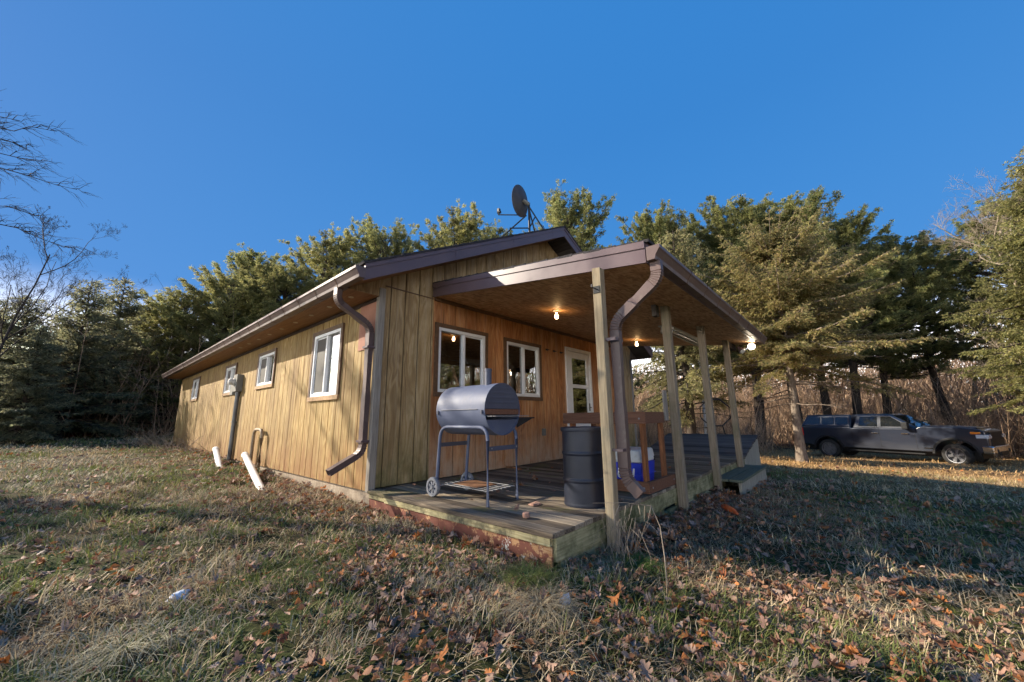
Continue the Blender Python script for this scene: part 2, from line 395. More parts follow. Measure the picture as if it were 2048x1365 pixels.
MAT['bark_grey'] = simple('grey_brown_bark', [(0.25, (0.085, 0.065, 0.048)), (0.5, (0.19, 0.15, 0.115)), (0.8, (0.31, 0.26, 0.205))], scale=(9, 9, 2.2), ns=3, rough=0.95, bstr=0.8, bdist=0.02)
MAT['twig_dark'] = simple('dark_twig', [(0.3, (0.030, 0.024, 0.022)), (0.7, (0.075, 0.060, 0.052))], ns=6, rough=0.9)
MAT['twig_pale'] = simple('pale_twig', [(0.3, (0.17, 0.135, 0.10)), (0.7, (0.30, 0.245, 0.185))], ns=6, rough=0.9)
MAT['birch'] = simple('birch_bark', [(0.3, (0.42, 0.38, 0.32)), (0.7, (0.70, 0.66, 0.58))], scale=(2, 2, 9), ns=3, rough=0.8)
MAT['needles'] = tint_mat('conifer_needles', 0.6, 0.6, 0.25)
MAT['blades'] = tint_mat('grass_blades', 0.65, 0.25, 0.2)
MAT['litter'] = tint_mat('dry_leaves', 0.7, 0.15, 0.2)
MAT['brush'] = tint_mat('brush_stems', 0.9, 0.0, 0.1)
# ================================================================== HOUSE
W, L = 7.69, 14.64                      # gable width, long-side length
EH = 2.44                               # soffit height above the deck
GR = 0.2267                             # siding groove spacing
def zr(x):                              # top of the shingles
    return 2.67 + 0.5 * (min(x, W - x) + 0.45)
def zs(y):                              # underside of the porch ceiling
    return 2.65 + 0.123 * y

house = thing('cabin_house', 'long single storey cabin of grooved yellow brown plywood siding with brown trim and a porch', 'house')

def frame_pt(side, a, d, z):
    return (-d, a, z) if side == 'left' else (a, -d, z)
def bx(mb, side, a0, d0, z0, a1, d1, z1):
    p, q = frame_pt(side, a0, d0, z0), frame_pt(side, a1, d1, z1)
    mb.box(*p, *q)

def siding(mb, back, side, a0, a1, zb, ztop, holes, first=0.0):
    """boards between grooves, cut round the openings; 'back' gets the dark sheet behind the grooves"""
    g = 0.0080
    cuts = [a0]
    k = math.ceil((a0 - first) / GR - 1e-6)
    while first + k * GR < a1 - 1e-6:
        c = first + k * GR
        if c > a0 + 0.02: cuts.append(c)
        k += 1
    cuts.append(a1)
    for i in range(len(cuts) - 1):
        s0 = cuts[i] + (g if i else 0); s1 = cuts[i + 1] - (g if i < len(cuts) - 2 else 0)
        segs = [s0] + sorted({e for h in holes for e in (h[0], h[1]) if s0 < e < s1}) + [s1]
        for u0, u1 in zip(segs[:-1], segs[1:]):
            um = (u0 + u1) / 2
            hs = sorted([(h[2], h[3]) for h in holes if h[0] < um < h[1]])
            z = zb
            spans = []
            for (h0, h1) in hs:
                if h0 > z: spans.append((z, h0, h0))
                z = max(z, h1)
            spans.append((z, ztop(u0), ztop(u1)))
            for (z0, t0, t1) in spans:
                if min(t0, t1) <= z0 + 0.002: continue
                P = [frame_pt(side, u0, 0, z0), frame_pt(side, u1, 0, z0), frame_pt(side, u1, -0.013, z0), frame_pt(side, u0, -0.013, z0)]
                T = [frame_pt(side, u0, 0, t0), frame_pt(side, u1, 0, t1), frame_pt(side, u1, -0.013, t1), frame_pt(side, u0, -0.013, t0)]
                if side == 'left': P.reverse(); T.reverse()
                mb.hexa(P, T)
    # dark sheet behind
    segs = sorted({a0, a1} | {e for h in holes for e in (h[0], h[1]) if a0 < e < a1} | ({W / 2} if a0 < W / 2 < a1 and side != 'left' else set()))
    for u0, u1 in zip(segs[:-1], segs[1:]):
        um = (u0 + u1) / 2; z = zb
        spans = []
        for (h0, h1) in sorted([(h[2], h[3]) for h in holes if h[0] < um < h[1]]):
            spans.append((z, h0, h0)); z = h1
        spans.append((z, ztop(u0) - 0.002, ztop(u1) - 0.002))
        for (z0, t0, t1) in spans:
            P = [frame_pt(side, u0, -0.0135, z0), frame_pt(side, u1, -0.0135, z0), frame_pt(side, u1, -0.10, z0), frame_pt(side, u0, -0.10, z0)]
            T = [frame_pt(side, u0, -0.0135, t0), frame_pt(side, u1, -0.0135, t1), frame_pt(side, u1, -0.10, t1), frame_pt(side, u0, -0.10, t0)]
            if side == 'left': P.reverse(); T.reverse()
            back.hexa(P, T)

side_wins = [(1.05, 2.03, 1.19, 2.19), (3.975, 4.975, 1.545, 2.19), (6.84, 7.79, 1.53, 2.19), (11.2, 12.2, 1.54, 2.19)]
gab_wins = [(0.965, 1.94, 1.215, 2.19), (2.47, 3.43, 1.21, 2.185)]
door_r = (4.36, 5.42, 0.04, 2.335)
def grow(h, e=0.0): return (h[0] - e, h[1] + e, h[2] - e, h[3] + e)

back = MB()
m = MB(); siding(m, back, 'left', 0.06, L, -0.02, lambda a: EH + 0.05, [grow(h) for h in side_wins], 0.173)
m.build('wall', MAT['siding_side'], house)
gtop = lambda x: 2.775 + 0.5 * min(x, W - x) - 0.004
PX0, PX1 = 0.87, 6.6
sheltered = lambda x: 2.665
m = MB(); siding(m, back, 'gable', 0.07, PX0, 0.012, gtop, [], 0.16)
m2 = MB(); siding(m2, MB(), 'gable', PX0 + 0.002, W / 2, sheltered(0) + 0.002, gtop, [], 0.16)
siding(m2, MB(), 'gable', W / 2, W - 0.005, sheltered(0) + 0.002, gtop, [], 0.16)
siding(m2, back, 'gable', PX1 + 0.002, W - 0.005, 0.012, sheltered, [], 0.16)
m2.v += []
n0 = len(m.v); m.v += m2.v; m.f += [tuple(i + n0 for i in q) for q in m2.f]; m.m += m2.m
# little triangle that closes the eave box
m.prism([(-0.41, 0.0, 2.445), (0.068, 0.0, 2.445), (0.068, 0.0, gtop(0.068)), (-0.41, 0.0, 2.57)], (0, 0.013, 0))
m.build('wall', MAT['siding_gable'], house)
m = MB(); siding(m, back, 'gable', PX0 + 0.002, PX1, 0.012, sheltered, [grow(h) for h in gab_wins] + [grow(door_r)], 0.16)
m.build('wall', MAT['siding_porch'], house)
# rest of the shell
back.prism([(0.10, 0.0145, 2.655), (W - 0.02, 0.0145, 2.655), (W - 0.02, 0.0145, gtop(W - .02) - .01), (W / 2, 0.0145, gtop(W / 2) - .01), (0.10, 0.0145, gtop(0.1) - .01)], (0, 0.06, 0))
back.build('wall_sheathing', MAT['groove'], house)
m = MB(); m.box(.12, 2.4, -.03, 7.5, 2.46, 2.5); m.build('inner_wall', MAT['lining'], house)
m = MB(); m.box(2.2, 2.47, -.03, 2.26, 14.4, 2.5); m.build('inner_wall', MAT['lining'], house)
m = MB(); m.box(W - 0.09, 0.012, -0.02, W, L, EH + 0.06)
m.prism([(0.1, L - 0.09, -0.02), (W - 0.1, L - 0.09, -0.02), (W - 0.1, L - 0.09, 2.75), (W / 2, L - 0.09, gtop(W / 2) - .01), (0.1, L - 0.09, 2.75)], (0, 0.09, 0))
m.build('wall', MAT['siding_gable'], house)
MB().box(0.11, 0.11, -0.10, W - 0.11, L - 0.11, -0.03).build('floor', MAT['dark_void'], house)
m = MB(); m.box(0.03, 0.03, -0.9, 0.17, L - 0.02, -0.025); m.box(0.17, 0.03, -0.9, W - 0.02, 0.15, -0.035); m.box(W - 0.15, 0.15, -1.2, W - 0.02, L - 0.02, -0.025); m.box(0.17, L - 0.15, -0.9, W - 0.15, L - 0.02, -0.025)
m.build('foundation', MAT['foundation'], house)
# corner boards
m = MB(); m.box(-0.018, -0.018, -0.03, 0.072, 0.0, 2.56); m.box(-0.018, 0.0, -0.03, 0.0, 0.058, EH - 0.002)
m.build('corner_board', MAT['grey_board'], house, bevel=0.003)
m = MB(); m.box(W - 0.08, -0.017, -0.0, W + 0.018, -0.001, EH - 0.05); m.build('corner_board', MAT['grey_board'], house)
m = MB(); m.box(-0.012, 0.060, 1.76, -0.001, 0.50, EH - 0.003); m.build('patch_panel', MAT['patch'], house)
m = MB(); m.box(0.072, -0.010, 2.60, PX0, -0.001, 2.614); m.build('flashing_strip', MAT['trim_brown'], house)
m = MB(); m.box(PX0 + 0.01, -0.035, 2.585, PX1, -0.002, zs(-0.02) - 0.004); m.build('ceiling_trim', MAT['trim_brown'], house)

# eave soffit with round plugs
m = MB(); m.box(-0.425, 0.003, EH, -0.001, L + 0.35, EH + 0.014)
MAT['frieze'] = simple('dark_brown_trim', [(0.3, (0.035, 0.020, 0.013)), (0.7, (0.06, 0.034, 0.022))])
sof = m.build('soffit', MAT['soffit_wood'], house)
for k in range(9):
    y = 0.30 + 0.66 * k
    MB().lathe([(0.032, -0.006), (0.036, -0.003), (0.036, 0.0)], (-0.255, y, EH), 12).build('vent_plug', MAT['vent_white'], sof)
m = MB(); m.box(-0.02, 0.06, EH - 0.055, -0.001, L, EH - 0.001); m.build('frieze_trim', MAT['frieze'], house)
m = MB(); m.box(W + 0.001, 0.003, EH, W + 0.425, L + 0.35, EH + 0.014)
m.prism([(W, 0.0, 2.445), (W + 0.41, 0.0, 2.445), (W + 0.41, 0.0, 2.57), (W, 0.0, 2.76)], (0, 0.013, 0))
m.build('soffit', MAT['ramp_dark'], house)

# roof: lapped courses
def courses(mb, n, pA, pB, axis_len, vec, step_up=0.011):
    """pA eave edge start, pB ridge edge start (both at one rake); vec runs along the eave"""
    pA, pB, vec = Vector(pA), Vector(pB), Vector(vec)
    nrm = (pB - pA).cross(vec).normalized()
    if nrm.z < 0: nrm = -nrm
    for i in range(n):
        a = pA.lerp(pB, i / n); b = pA.lerp(pB, min(1, (i + 1.15) / n))
        dn = nrm * -0.02
        up = nrm * step_up
        j = vec.normalized() * rnd.uniform(-0.008, 0.008)
        bot = [a + dn + j, a + dn + vec, b + dn + vec, b + dn + j]
        top = [a + up + j, a + up + vec, b + vec, b + j]
        if ((bot[1] - bot[0]).cross(bot[3] - bot[0])).z < 0: bot.reverse(); top.reverse()
        mb.hexa(bot, top)
y0r, y1r = -0.475, L + 0.48
m = MB()
for s in (0, 1):
    X = (lambda x: x) if s == 0 else (lambda x: W - x)
    m.prism([(X(-0.44), y0r + 0.03, zr(-0.44) - 0.105), (X(W / 2), y0r + 0.03, zr(W / 2) - 0.105), (X(W / 2), y0r + 0.03, zr(W / 2) - 0.016), (X(-0.44), y0r + 0.03, zr(-0.44) - 0.016)], (0, y1r - y0r - 0.06, 0))
    courses(m, 26, (X(-0.49), y0r, zr(-0.49) - 0.004), (X(W / 2), y0r, zr(W / 2) - 0.004), 0, (0, y1r - y0r, 0))
roof = m.build('roof', MAT['shingle'], house)
# rake fascia, drip edge and sloping rake soffit
for s in (0, 1):
    X = (lambda x: x) if s == 0 else (lambda x: W - x)
    m = MB()
    a, b = -0.46, W / 2
    m.prism([(X(a), -0.452, zr(a) - 0.235), (X(b), -0.452, zr(b) - 0.235), (X(b), -0.452, zr(b) - 0.012), (X(a), -0.452, zr(a) - 0.012)], (0, 0.022, 0))
    m.prism([(X(a), -0.464, zr(a) - 0.085), (X(b), -0.464, zr(b) - 0.085), (X(b), -0.464, zr(b) - 0.014), (X(a), -0.464, zr(a) - 0.014)], (0, 0.0115, 0))
    for q in (0.9, 2.2, 3.4):
        m.prism([(X(q), -0.4665, zr(q) - 0.23), (X(q + .012), -0.4665, zr(q) - 0.23), (X(q + .012), -0.4665, zr(q) - 0.02), (X(q), -0.4665, zr(q) - 0.02)], (0, 0.002, 0))
    m.build('rake_fascia', MAT['brown_metal'], house, bevel=0.002)
    m = MB()
    m.prism([(X(-0.44), -0.429, zr(-0.44) - 0.215), (X(b), -0.429, zr(b) - 0.215), (X(b), -0.429, zr(b) - 0.20), (X(-0.44), -0.429, zr(-0.44) - 0.20)], (0, 0.427, 0))
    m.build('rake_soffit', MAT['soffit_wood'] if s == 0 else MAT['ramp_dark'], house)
m = MB(); m.box(-0.452, 0.0, 2.447, -0.428, L + 0.45, 2.655); m.box(W + 0.428, 0.0, 2.447, W + 0.452, L + 0.45, 2.655)
m.build_each('eave_fascia', MAT['brown_metal'], house)

KPROF = [(0.0, 0.0), (0.075, 0.0), (0.082, 0.035), (0.112, 0.085), (0.125, 0.098), (0.125, 0.13), (0.113, 0.13), (0.113, 0.104), (0.100, 0.09), (0.070, 0.04), (0.064, 0.01), (0.010, 0.01), (0.010, 0.13), (0.0, 0.13)]
def gutter(P0, P1, out, hangers):
    """K-style trough; P0/P1 = bottom back edge ends"""
    P0, P1, out = Vector(P0), Vector(P1), Vector(out)
    m = MB()
    vs = []
    for q in (P0, P1):
        for (d, z) in KPROF: vs.append(q + out * d + Vector((0, 0, z)))
    n = len(KPROF)
    fs = [(j, (j + 1) % n, n + (j + 1) % n, n + j) for j in range(n)]
    m.add(vs, fs)
    t = (P1 - P0).normalized()
    cap = [(0, 0), (0.075, 0), (0.082, 0.035), (0.112, 0.085), (0.125, 0.098), (0.125, 0.132), (0, 0.132)]
    m.prism([P0 + out * d + Vector((0, 0, z)) for d, z in cap], t * -0.006)
    m.prism([P1 + out * d + Vector((0, 0, z)) for d, z in cap], t * 0.006)
    g = m.build('gutter', MAT['gutter'], house)
    h = MB()
    for k in hangers:
        q = P0 + t * k
        ring = [(-0.002, -0.004), (0.078, -0.004), (0.086, 0.034), (0.116, 0.083), (0.129, 0.096), (0.129, 0.134), (-0.002, 0.134)]
        h.prism([q + out * d + Vector((0, 0, z)) for d, z in ring], t * 0.012)
    h.build_each('gutter_hanger', MAT['trim_brown'], g)
    return g
gutter((-0.4525, -0.46, 2.453), (-0.4525, L + 0.46, 2.453), (-1, 0, 0), [0.55 + 0.62 * k for k in range(23)])
gutter((W + 0.4525, -0.42, 2.453), (W + 0.4525, L + 0.46, 2.453), (1, 0, 0), [3, 6, 9])

# downspouts: corrugated rectangular pipe with crimped elbows
def dprof(a, b):
    """ribbed rectangle 2a x 2b"""
    p = []
    for k in range(5):
        t = -a + 2 * a * k / 5
        p += [(t + 0.002, -b), (t + 2 * a / 5 * 0.62, -b), (t + 2 * a / 5 * 0.72, -b + 0.006), (t + 2 * a / 5 * 0.92, -b + 0.006)]
    p += [(a, -b), (a, b), (-a, b)]
    return p
def bend(pts, r=0.09, n=7):
    """round the corners of a polyline; returns points and which are in a bend"""
    pts = [Vector(q) for q in pts]; out = [pts[0]]; fl = [0]
    for i in range(1, len(pts) - 1):
        a = (pts[i - 1] - pts[i]).normalized(); b = (pts[i + 1] - pts[i]).normalized()
        d = min(r, (pts[i - 1] - pts[i]).length * .45, (pts[i + 1] - pts[i]).length * .45)
        p0, p1 = pts[i] + a * d, pts[i] + b * d
        for k in range(n + 1):
            t = k / n
            q = p0 * (1 - t) ** 2 + pts[i] * 2 * t * (1 - t) + p1 * t * t
            out.append(q); fl.append(1)
    out.append(pts[-1]); fl.append(0)
    return out, fl
def downspout(pts, a, b, up, straps, r=0.10):
    P, fl = bend(pts, r)
    m = MB()
    P2, S = [], []
    for i, q in enumerate(P):
        if i and fl[i] and fl[i - 1]:                       # crimps in the elbows
            mid = (P[i - 1] + q) / 2
            P2.append(P[i - 1].lerp(q, 0.42)); S.append(0.86)
            P2.append(P[i - 1].lerp(q, 0.52)); S.append(0.86)
            P2.append(P[i - 1].lerp(q, 0.60)); S.append(1.0)
        P2.append(q); S.append(1.0)
    m.sweep(P2, dprof(a, b), up, False, S)
    m.sweep(P2, [(x * 0.9, z * 0.9) for x, z in reversed(dprof(a, b))], up, False, S)
    d = m.build('downspout', MAT['gutter'], house)
    s = MB()
    for bb in straps: s.box(*bb)
    s.build_each('strap', MAT['brown_metal'], d)
    return d
downspout([(-0.495, 0.14, 2.47), (-0.495, 0.14, 2.29), (-0.068, 0.085, 2.03), (-0.068, 0.085, 0.44), (-0.46, 0.085, 0.24)], 0.036, 0.048, (0, 1, 0.0001),
          [(-0.125, 0.02, 1.74, -0.012, 0.15, 1.765), (-0.125, 0.02, 0.56, -0.012, 0.15, 0.585)])

# windows
def window(side, r, split=0.5, screen=None, sill_pale=True, blind=None):
    a0, a1, z0, z1 = r
    m = MB()
    c = 0.062
    for q in ((a0 - c, 0.001, z1, a1 + c, 0.030, z1 + c), (a0 - c, 0.001, z0, a0, 0.027, z1), (a1, 0.001, z0, a1 + c, 0.027, z1)): bx(m, side, *q)
    m.cur = 1
    bx(m, side, a0 - c, 0.001, z0 - 0.065, a1 + c, 0.034, z0)
    w = m.build('window', [MAT['trim_brown'], MAT['trim_pale' if sill_pale else 'trim_brown']], house)
    f = MB(); t = 0.048
    bx(f, side, a0, -0.06, z0, a0 + t, 0.018, z1); bx(f, side, a1 - t, -0.06, z0, a1, 0.018, z1)
    bx(f, side, a0 + t, -0.06, z0, a1 - t, 0.018, z0 + t); bx(f, side, a0 + t, -0.06, z1 - t, a1 - t, 0.018, z1)
    am = a0 + (a1 - a0) * split
    bx(f, side, am - 0.022, -0.052, z0 + t, am + 0.022, 0.010, z1 - t)
    # inner lip of the fixed sash
    bx(f, side, am + 0.022, -0.030, z0 + t, a1 - t, -0.008, z0 + t + 0.022); bx(f, side, am + 0.022, -0.030, z1 - t - 0.022, a1 - t, -0.008, z1 - t)
    bx(f, side, a1 - t - 0.02, -0.030, z0 + t + 0.022, a1 - t, -0.008, z1 - t - 0.022)
    f.build('frame', MAT['vinyl'], w, bevel=0.003)
    for (u0, u1, d) in ((a0 + t, am - 0.022, -0.034), (am + 0.022, a1 - t, -0.020)):
        g = MB(); bx(g, side, u0, d - 0.004, z0 + t, u1, d, z1 - t); g.build('pane', MAT['glass'], w)
    if screen:
        u0, u1 = ((a0 + t, am - 0.022) if screen == 'low' else (am + 0.022, a1 - t))
        g = MB(); bx(g, side, u0, -0.012, z0 + t, u1, -0.010, z1 - t); g.build('screen', MAT['screen'], w)
    if blind:
        g = MB(); bx(g, side, a0 + 0.02, -0.098, z1 - t - blind, a1 - 0.02, -0.090, z1 - 0.01); g.build('blind', MAT['blind'], w)
    return w
window('left', side_wins[0], 0.52, 'high', True, None)
window('left', side_wins[1], 0.50, 'high', True, None)
window('left', side_wins[2], 0.50, 'high', True, None)
window('left', side_wins[3], 0.50, 'high', True, None)
window('gable', gab_wins[0], 0.53, None, False, 0.13)
window('gable', gab_wins[1], 0.52, None, False, 0.15)
# grey-green curtains behind the side windows
for r in side_wins[:2]:
    m = MB(); n = 18
    for k in range(n):
        ya = r[0] + 0.02 + (r[1] - r[0] - 0.04) * 0.5 * k / n; yb = r[0] + 0.02 + (r[1] - r[0] - 0.04) * 0.5 * (k + 1) / n
        xa = 0.13 + 0.02 * math.sin(k * 1.7); xb = 0.13 + 0.02 * math.sin((k + 1) * 1.7)
        m.prism([(xa, ya, r[2] - .05), (xb, yb, r[2] - .05), (xb, yb, r[3]), (xa, ya, r[3])], (0.004, 0, 0))
    m.build('curtain', simple('grey_curtain', [(0.3, (0.30, 0.31, 0.28)), (0.7, (0.40, 0.41, 0.38))]), house)

# storm door
a0, a1, z0, z1 = door_r
m = MB(); t = 0.075
for q in ((a0, -0.05, z0, a0 + t, 0.032, z1), (a1 - t, -0.05, z0, a1, 0.032, z1), (a0 + t, -0.05, z1 - t, a1 - t, 0.032, z1)): bx(m, 'gable', *q)
m.build('door_frame', MAT['vinyl'], house, bevel=0.004)
m = MB(); b0, b1, c1 = a0 + t + 0.006, a1 - t - 0.006, z1 - t - 0.006
st = 0.17
bx(m, 'gable', b0, -0.03, z0, b0 + st, 0.012, c1); bx(m, 'gable', b1 - st + 0.05, -0.03, z0, b1, 0.012, c1)
bx(m, 'gable', b0 + st, -0.03, c1 - 0.14, b1 - st + 0.05, 0.012, c1); bx(m, 'gable', b0 + st, -0.03, 1.455, b1 - st + 0.05, 0.014, 1.535)
bx(m, 'gable', b0 + st, -0.03, z0, b1 - st + 0.05, 0.012, 0.735)
bx(m, 'gable', b0 + st + .02, 0.012, z0 + .12, b1 - st + 0.03, 0.018, 0.62)
dr = m.build('door', MAT['vinyl'], house, bevel=0.004)
for (q0, q1) in ((0.735, 1.455), (1.535, c1 - 0.14)):
    g = MB(); bx(g, 'gable', b0 + st, -0.012, q0, b1 - st + 0.05, -0.008, q1); g.build('pane', MAT['glass'], dr)
g = MB(); bx(g, 'gable', b1 - 0.085, 0.013, 0.96, b1 - 0.035, 0.02, 1.13); bx(g, 'gable', b1 - 0.075, 0.02, 1.03, b1 - 0.045, 0.06, 1.05); bx(g, 'gable', b1 - 0.15, 0.05, 1.03, b1 - 0.045, 0.062, 1.05)
g.build('handle', MAT['grey_metal'], dr)
# inner door seen through the glass
m = MB(); bx(m, 'gable', b0, -0.09, z0, b1, -0.06, c1); m.build('inner_door', simple('brown_inner_door', [(0.3, (0.07, 0.05, 0.035)), (0.7, (0.11, 0.08, 0.055))]), house)

# wall hooks and an outlet box
for x in (3.70, 3.95, 4.20):
    m = MB(); bx(m, 'gable', x - 0.03, 0.001, 2.165, x + 0.03, 0.016, 2.20); bx(m, 'gable', x - 0.045, 0.016, 2.175, x - 0.015, 0.05, 2.187); bx(m, 'gable', x + 0.012, 0.016, 2.175, x + 0.045, 0.045, 2.187)
    m.build('wall_hook', MAT['black_iron'], house)
m = MB(); bx(m, 'gable', 3.47, 0.001, 0.49, 3.54, 0.05, 0.62); bx(m, 'gable', 3.48, 0.05, 0.50, 3.53, 0.062, 0.61); m.build('outlet_box', MAT['grey_metal'], house, bevel=0.004)

# meter, conduit, pipes on the long wall
m = MB(); m.box(-0.125, 6.12, 1.50, -0.001, 6.44, 1.90)
mt = m.build('meter_box', MAT['grey_metal'], house, bevel=0.006)
MB().lathe([(0.085, 0.0), (0.085, -0.03), (0.07, -0.035), (0.068, -0.10), (0.045, -0.125), (0.0, -0.128)], (-0.126, 6.30, 1.73), 20, 'x').build('meter', MAT['white_metal'], mt, smooth=True)
m = MB(); m.box(-0.10, 6.52, 1.44, -0.001, 6.76, 1.80); m.build('breaker_box', MAT['grey_metal'], house, bevel=0.006)
m = MB(); m.tube([(-0.05, 6.24, 1.52), (-0.05, 6.24, -0.3)], 0.045, 12); m.tube([(-0.04, 6.36, 1.52), (-0.04, 6.36, -0.3)], 0.016, 8)
m.box(-0.10, 6.18, 0.8, -0.002, 6.30, 0.82)
m.build('conduit', MAT['dark_pipe'], house, smooth=True)
P, _ = bend([(-0.075, 4.54, -0.16), (-0.075, 4.52, 0.66), (-0.075, 4.00, 0.66), (-0.075, 4.00, 0.03), (-0.075, 4.03, -0.02)], 0.16, 8)
MB().tube(P, 0.030, 10).build('vent_pipe', MAT['tan_pipe'], house, smooth=True)

# ------------------------------------------------------------------ porch
# deck boards
m = MB(); x = 0.0; k = 0
while x < 6.62:
    w = 0.142
    dz = rnd.uniform(-0.004, 0.003)
    m.box(x - (0.018 if k == 0 else 0), -2.735 + rnd.uniform(-0.008, 0.006), -0.038, x + w - 0.007, -0.002, dz)
    x += w; k += 1
deck = m.build('deck', MAT['deck_board'], house, bevel=0.004)
m = MB(); m.box(0.03, -2.728, -0.205, 2.6, -2.690, -0.04); m.box(2.603, -2.728, -0.245, 4.3, -2.690, -0.04); m.box(4.303, -2.728, -0.245, 6.6, -2.690, -0.04)
m.box(0.10, -2.715, -0.42, 2.2, -2.680, -0.209); m.box(2.203, -2.722, -0.45, 4.2, -2.680, -0.248); m.box(4.203, -2.722, -0.55, 6.6, -2.680, -0.248)
m.build_each('rim_joist', MAT['rim'], house, bevel=0.004)
m = MB(); m.box(-0.012, -2.70, -0.098, 0.024, -0.38, -0.041); m.box(-0.002, -0.377, -0.09, 0.024, -0.02, -0.041)
m.build_each('edge_trim', MAT['rim_side'], house, bevel=0.003)
m = MB()
for q in range(4): m.box(0.002, -2.705 + 0.67 * q, -0.60, 0.018, -2.705 + 0.67 * q + 0.665, -0.100)
m.build('skirt', MAT['red_skirt'], house)
MB().box(0.10, -2.62, -0.7, 6.5, -0.04, -0.16).build('deck_frame', MAT['dark_void'], house)

# ramp at the far end
xa, xb, za, zb_ = 6.64, 8.42, 0.0, 0.36
m = MB(); n = 13
for k in range(n):
    t0, t1 = k / n, (k + 0.91) / n
    X0, X1 = xa + (xb - xa) * t0, xa + (xb - xa) * t1
    Z0, Z1 = za + (zb_ - za) * t0, za + (zb_ - za) * t1
    j = rnd.uniform(-0.01, 0.01)
    m.hexa([(X0, -2.72 + j, Z0 - 0.035), (X1, -2.72 + j, Z1 - 0.035), (X1, -0.62, Z1 - 0.035), (X0, -0.62, Z0 - 0.035)],
           [(X0, -2.72 + j, Z0), (X1, -2.72 + j, Z1), (X1, -0.62, Z1), (X0, -0.62, Z0)])
rp = m.build('ramp', MAT['ramp_dark'], house)
m = MB()
for k in range(9):
    X0, X1 = xa + (xb - xa) * k / 9, xa + (xb - xa) * (k + 0.96) / 9
    Z0, Z1 = za + (zb_ - za) * k / 9 - 0.037, za + (zb_ - za) * (k + .96) / 9 - 0.037
    m.prism([(X0, -2.70, -1.1), (X1, -2.70, -1.1), (X1, -2.70, Z1), (X0, -2.70, Z0)], (0, 0.03, 0))
m.box(xb - 0.05, -2.66, -1.1, xb - 0.02, -0.64, zb_ - 0.05)
m.build('ramp_side', MAT['ramp_side'], rp)

# step
m = MB(); m.box(4.28, -3.12, -0.165, 6.42, -2.94, -0.125); m.box(4.28, -2.93, -0.165, 6.42, -2.74, -0.125)
stp = m.build('step', MAT['step_wood'], house, bevel=0.004)
m = MB(); m.box(4.30, -3.10, -0.55, 5.4, -3.06, -0.168); m.box(5.404, -3.10, -0.62, 6.40, -3.06, -0.168); m.box(5.3, -3.05, -0.6, 5.38, -2.75, -0.168)
m.build_each('riser', MAT['ramp_side'], stp)

# posts
pxs = [(0.77, 0.09, -0.55, 'post_wood'), (2.59, 0.10, -0.6, 'post_grey'), (4.20, 0.10, -0.65, 'post_grey'), (5.87, 0.10, -0.12, 'post_grey')]
posts = []
for i, (x, w, zb, mk) in enumerate(pxs):
    y1 = -2.737; y0 = y1 - w
    m = MB(); m.hexa([(x, y0, zb), (x + w, y0, zb), (x + w, y1, zb), (x, y1, zb)], [(x, y0, zs(y0) - 0.013), (x + w, y0, zs(y0) - 0.013), (x + w, y1, zs(y1) - 0.013), (x, y1, zs(y1) - 0.013)])
    posts.append(m.build('post', MAT[mk], house, bevel=0.006))
m = MB(); m.box(0.762, -2.815, 2.03, 0.7695, -2.745, 2.10); m.box(0.66, -2.79, 2.06, 0.762, -2.782, 2.068); m.box(0.655, -2.795, 2.06, 0.668, -2.78, 2.09)
m.build('hook_bracket', MAT['black_iron'], posts[0])
m = MB(); m.box(5.972, -2.83, 2.165, 6.60, -2.745, 2.285); m.build('beam_stub', MAT['ramp_dark'], house, bevel=0.004)
m = MB(); m.box(2.48, -2.72, 2.15, 2.585, -2.66, zs(-2.7) - 0.013); m.build('post_block', MAT['ramp_dark'], house)

# porch roof
m = MB()
ya, yb = -3.25, -0.003
m.prism([(PX0 + 0.02, ya, zs(ya) + 0.002), (PX0 + 0.02, yb, zs(yb) + 0.002), (PX0 + 0.02, yb, zs(yb) + 0.195), (PX0 + 0.02, ya, zs(ya) + 0.195)], (PX1 - PX0 - 0.04, 0, 0))
courses(m, 20, (PX0 - 0.03, -3.30, zs(-3.30) + 0.208), (PX0 - 0.03, -0.003, zs(0) + 0.208), 0, (PX1 - PX0 + 0.06, 0, 0), 0.010)
m.build('porch_roof', MAT['shingle'], house)
m = MB()
m.prism([(PX0, ya, zs(ya) - 0.011), (PX0, yb, zs(yb) - 0.011), (PX0, yb, zs(yb)), (PX0, ya, zs(ya))], (PX1 - PX0, 0, 0))
pc = m.build('porch_ceiling', MAT['osb'], house)
m = MB()
for (x, dx) in ((PX0, -1), (PX1, 1)):
    m.prism([(x, ya - 0.01, zs(ya) - 0.016), (x, yb, zs(yb) - 0.016), (x, yb, zs(yb) + 0.200), (x, ya - 0.01, zs(ya) + 0.200)], (dx * 0.022, 0, 0))
    m.prism([(x + dx * 0.0225, ya - 0.01, zs(ya) + 0.125), (x + dx * 0.0225, yb, zs(yb) + 0.125), (x + dx * 0.0225, yb, zs(yb) + 0.196), (x + dx * 0.0225, ya - 0.01, zs(ya) + 0.196)], (dx * 0.011, 0, 0))
m.box(PX0 + 0.001, ya - 0.024, zs(ya) - 0.016, PX1 - 0.001, ya - 0.002, zs(ya) + 0.198)
m.build('porch_fascia', MAT['brown_metal'], house, bevel=0.002)
gutter((PX0 - 0.035, ya - 0.025, zs(ya) - 0.008), (PX1 + 0.05, ya - 0.025, zs(ya) - 0.008), (0, -1, 0), [0.9 + 0.62 * k for k in range(8)])
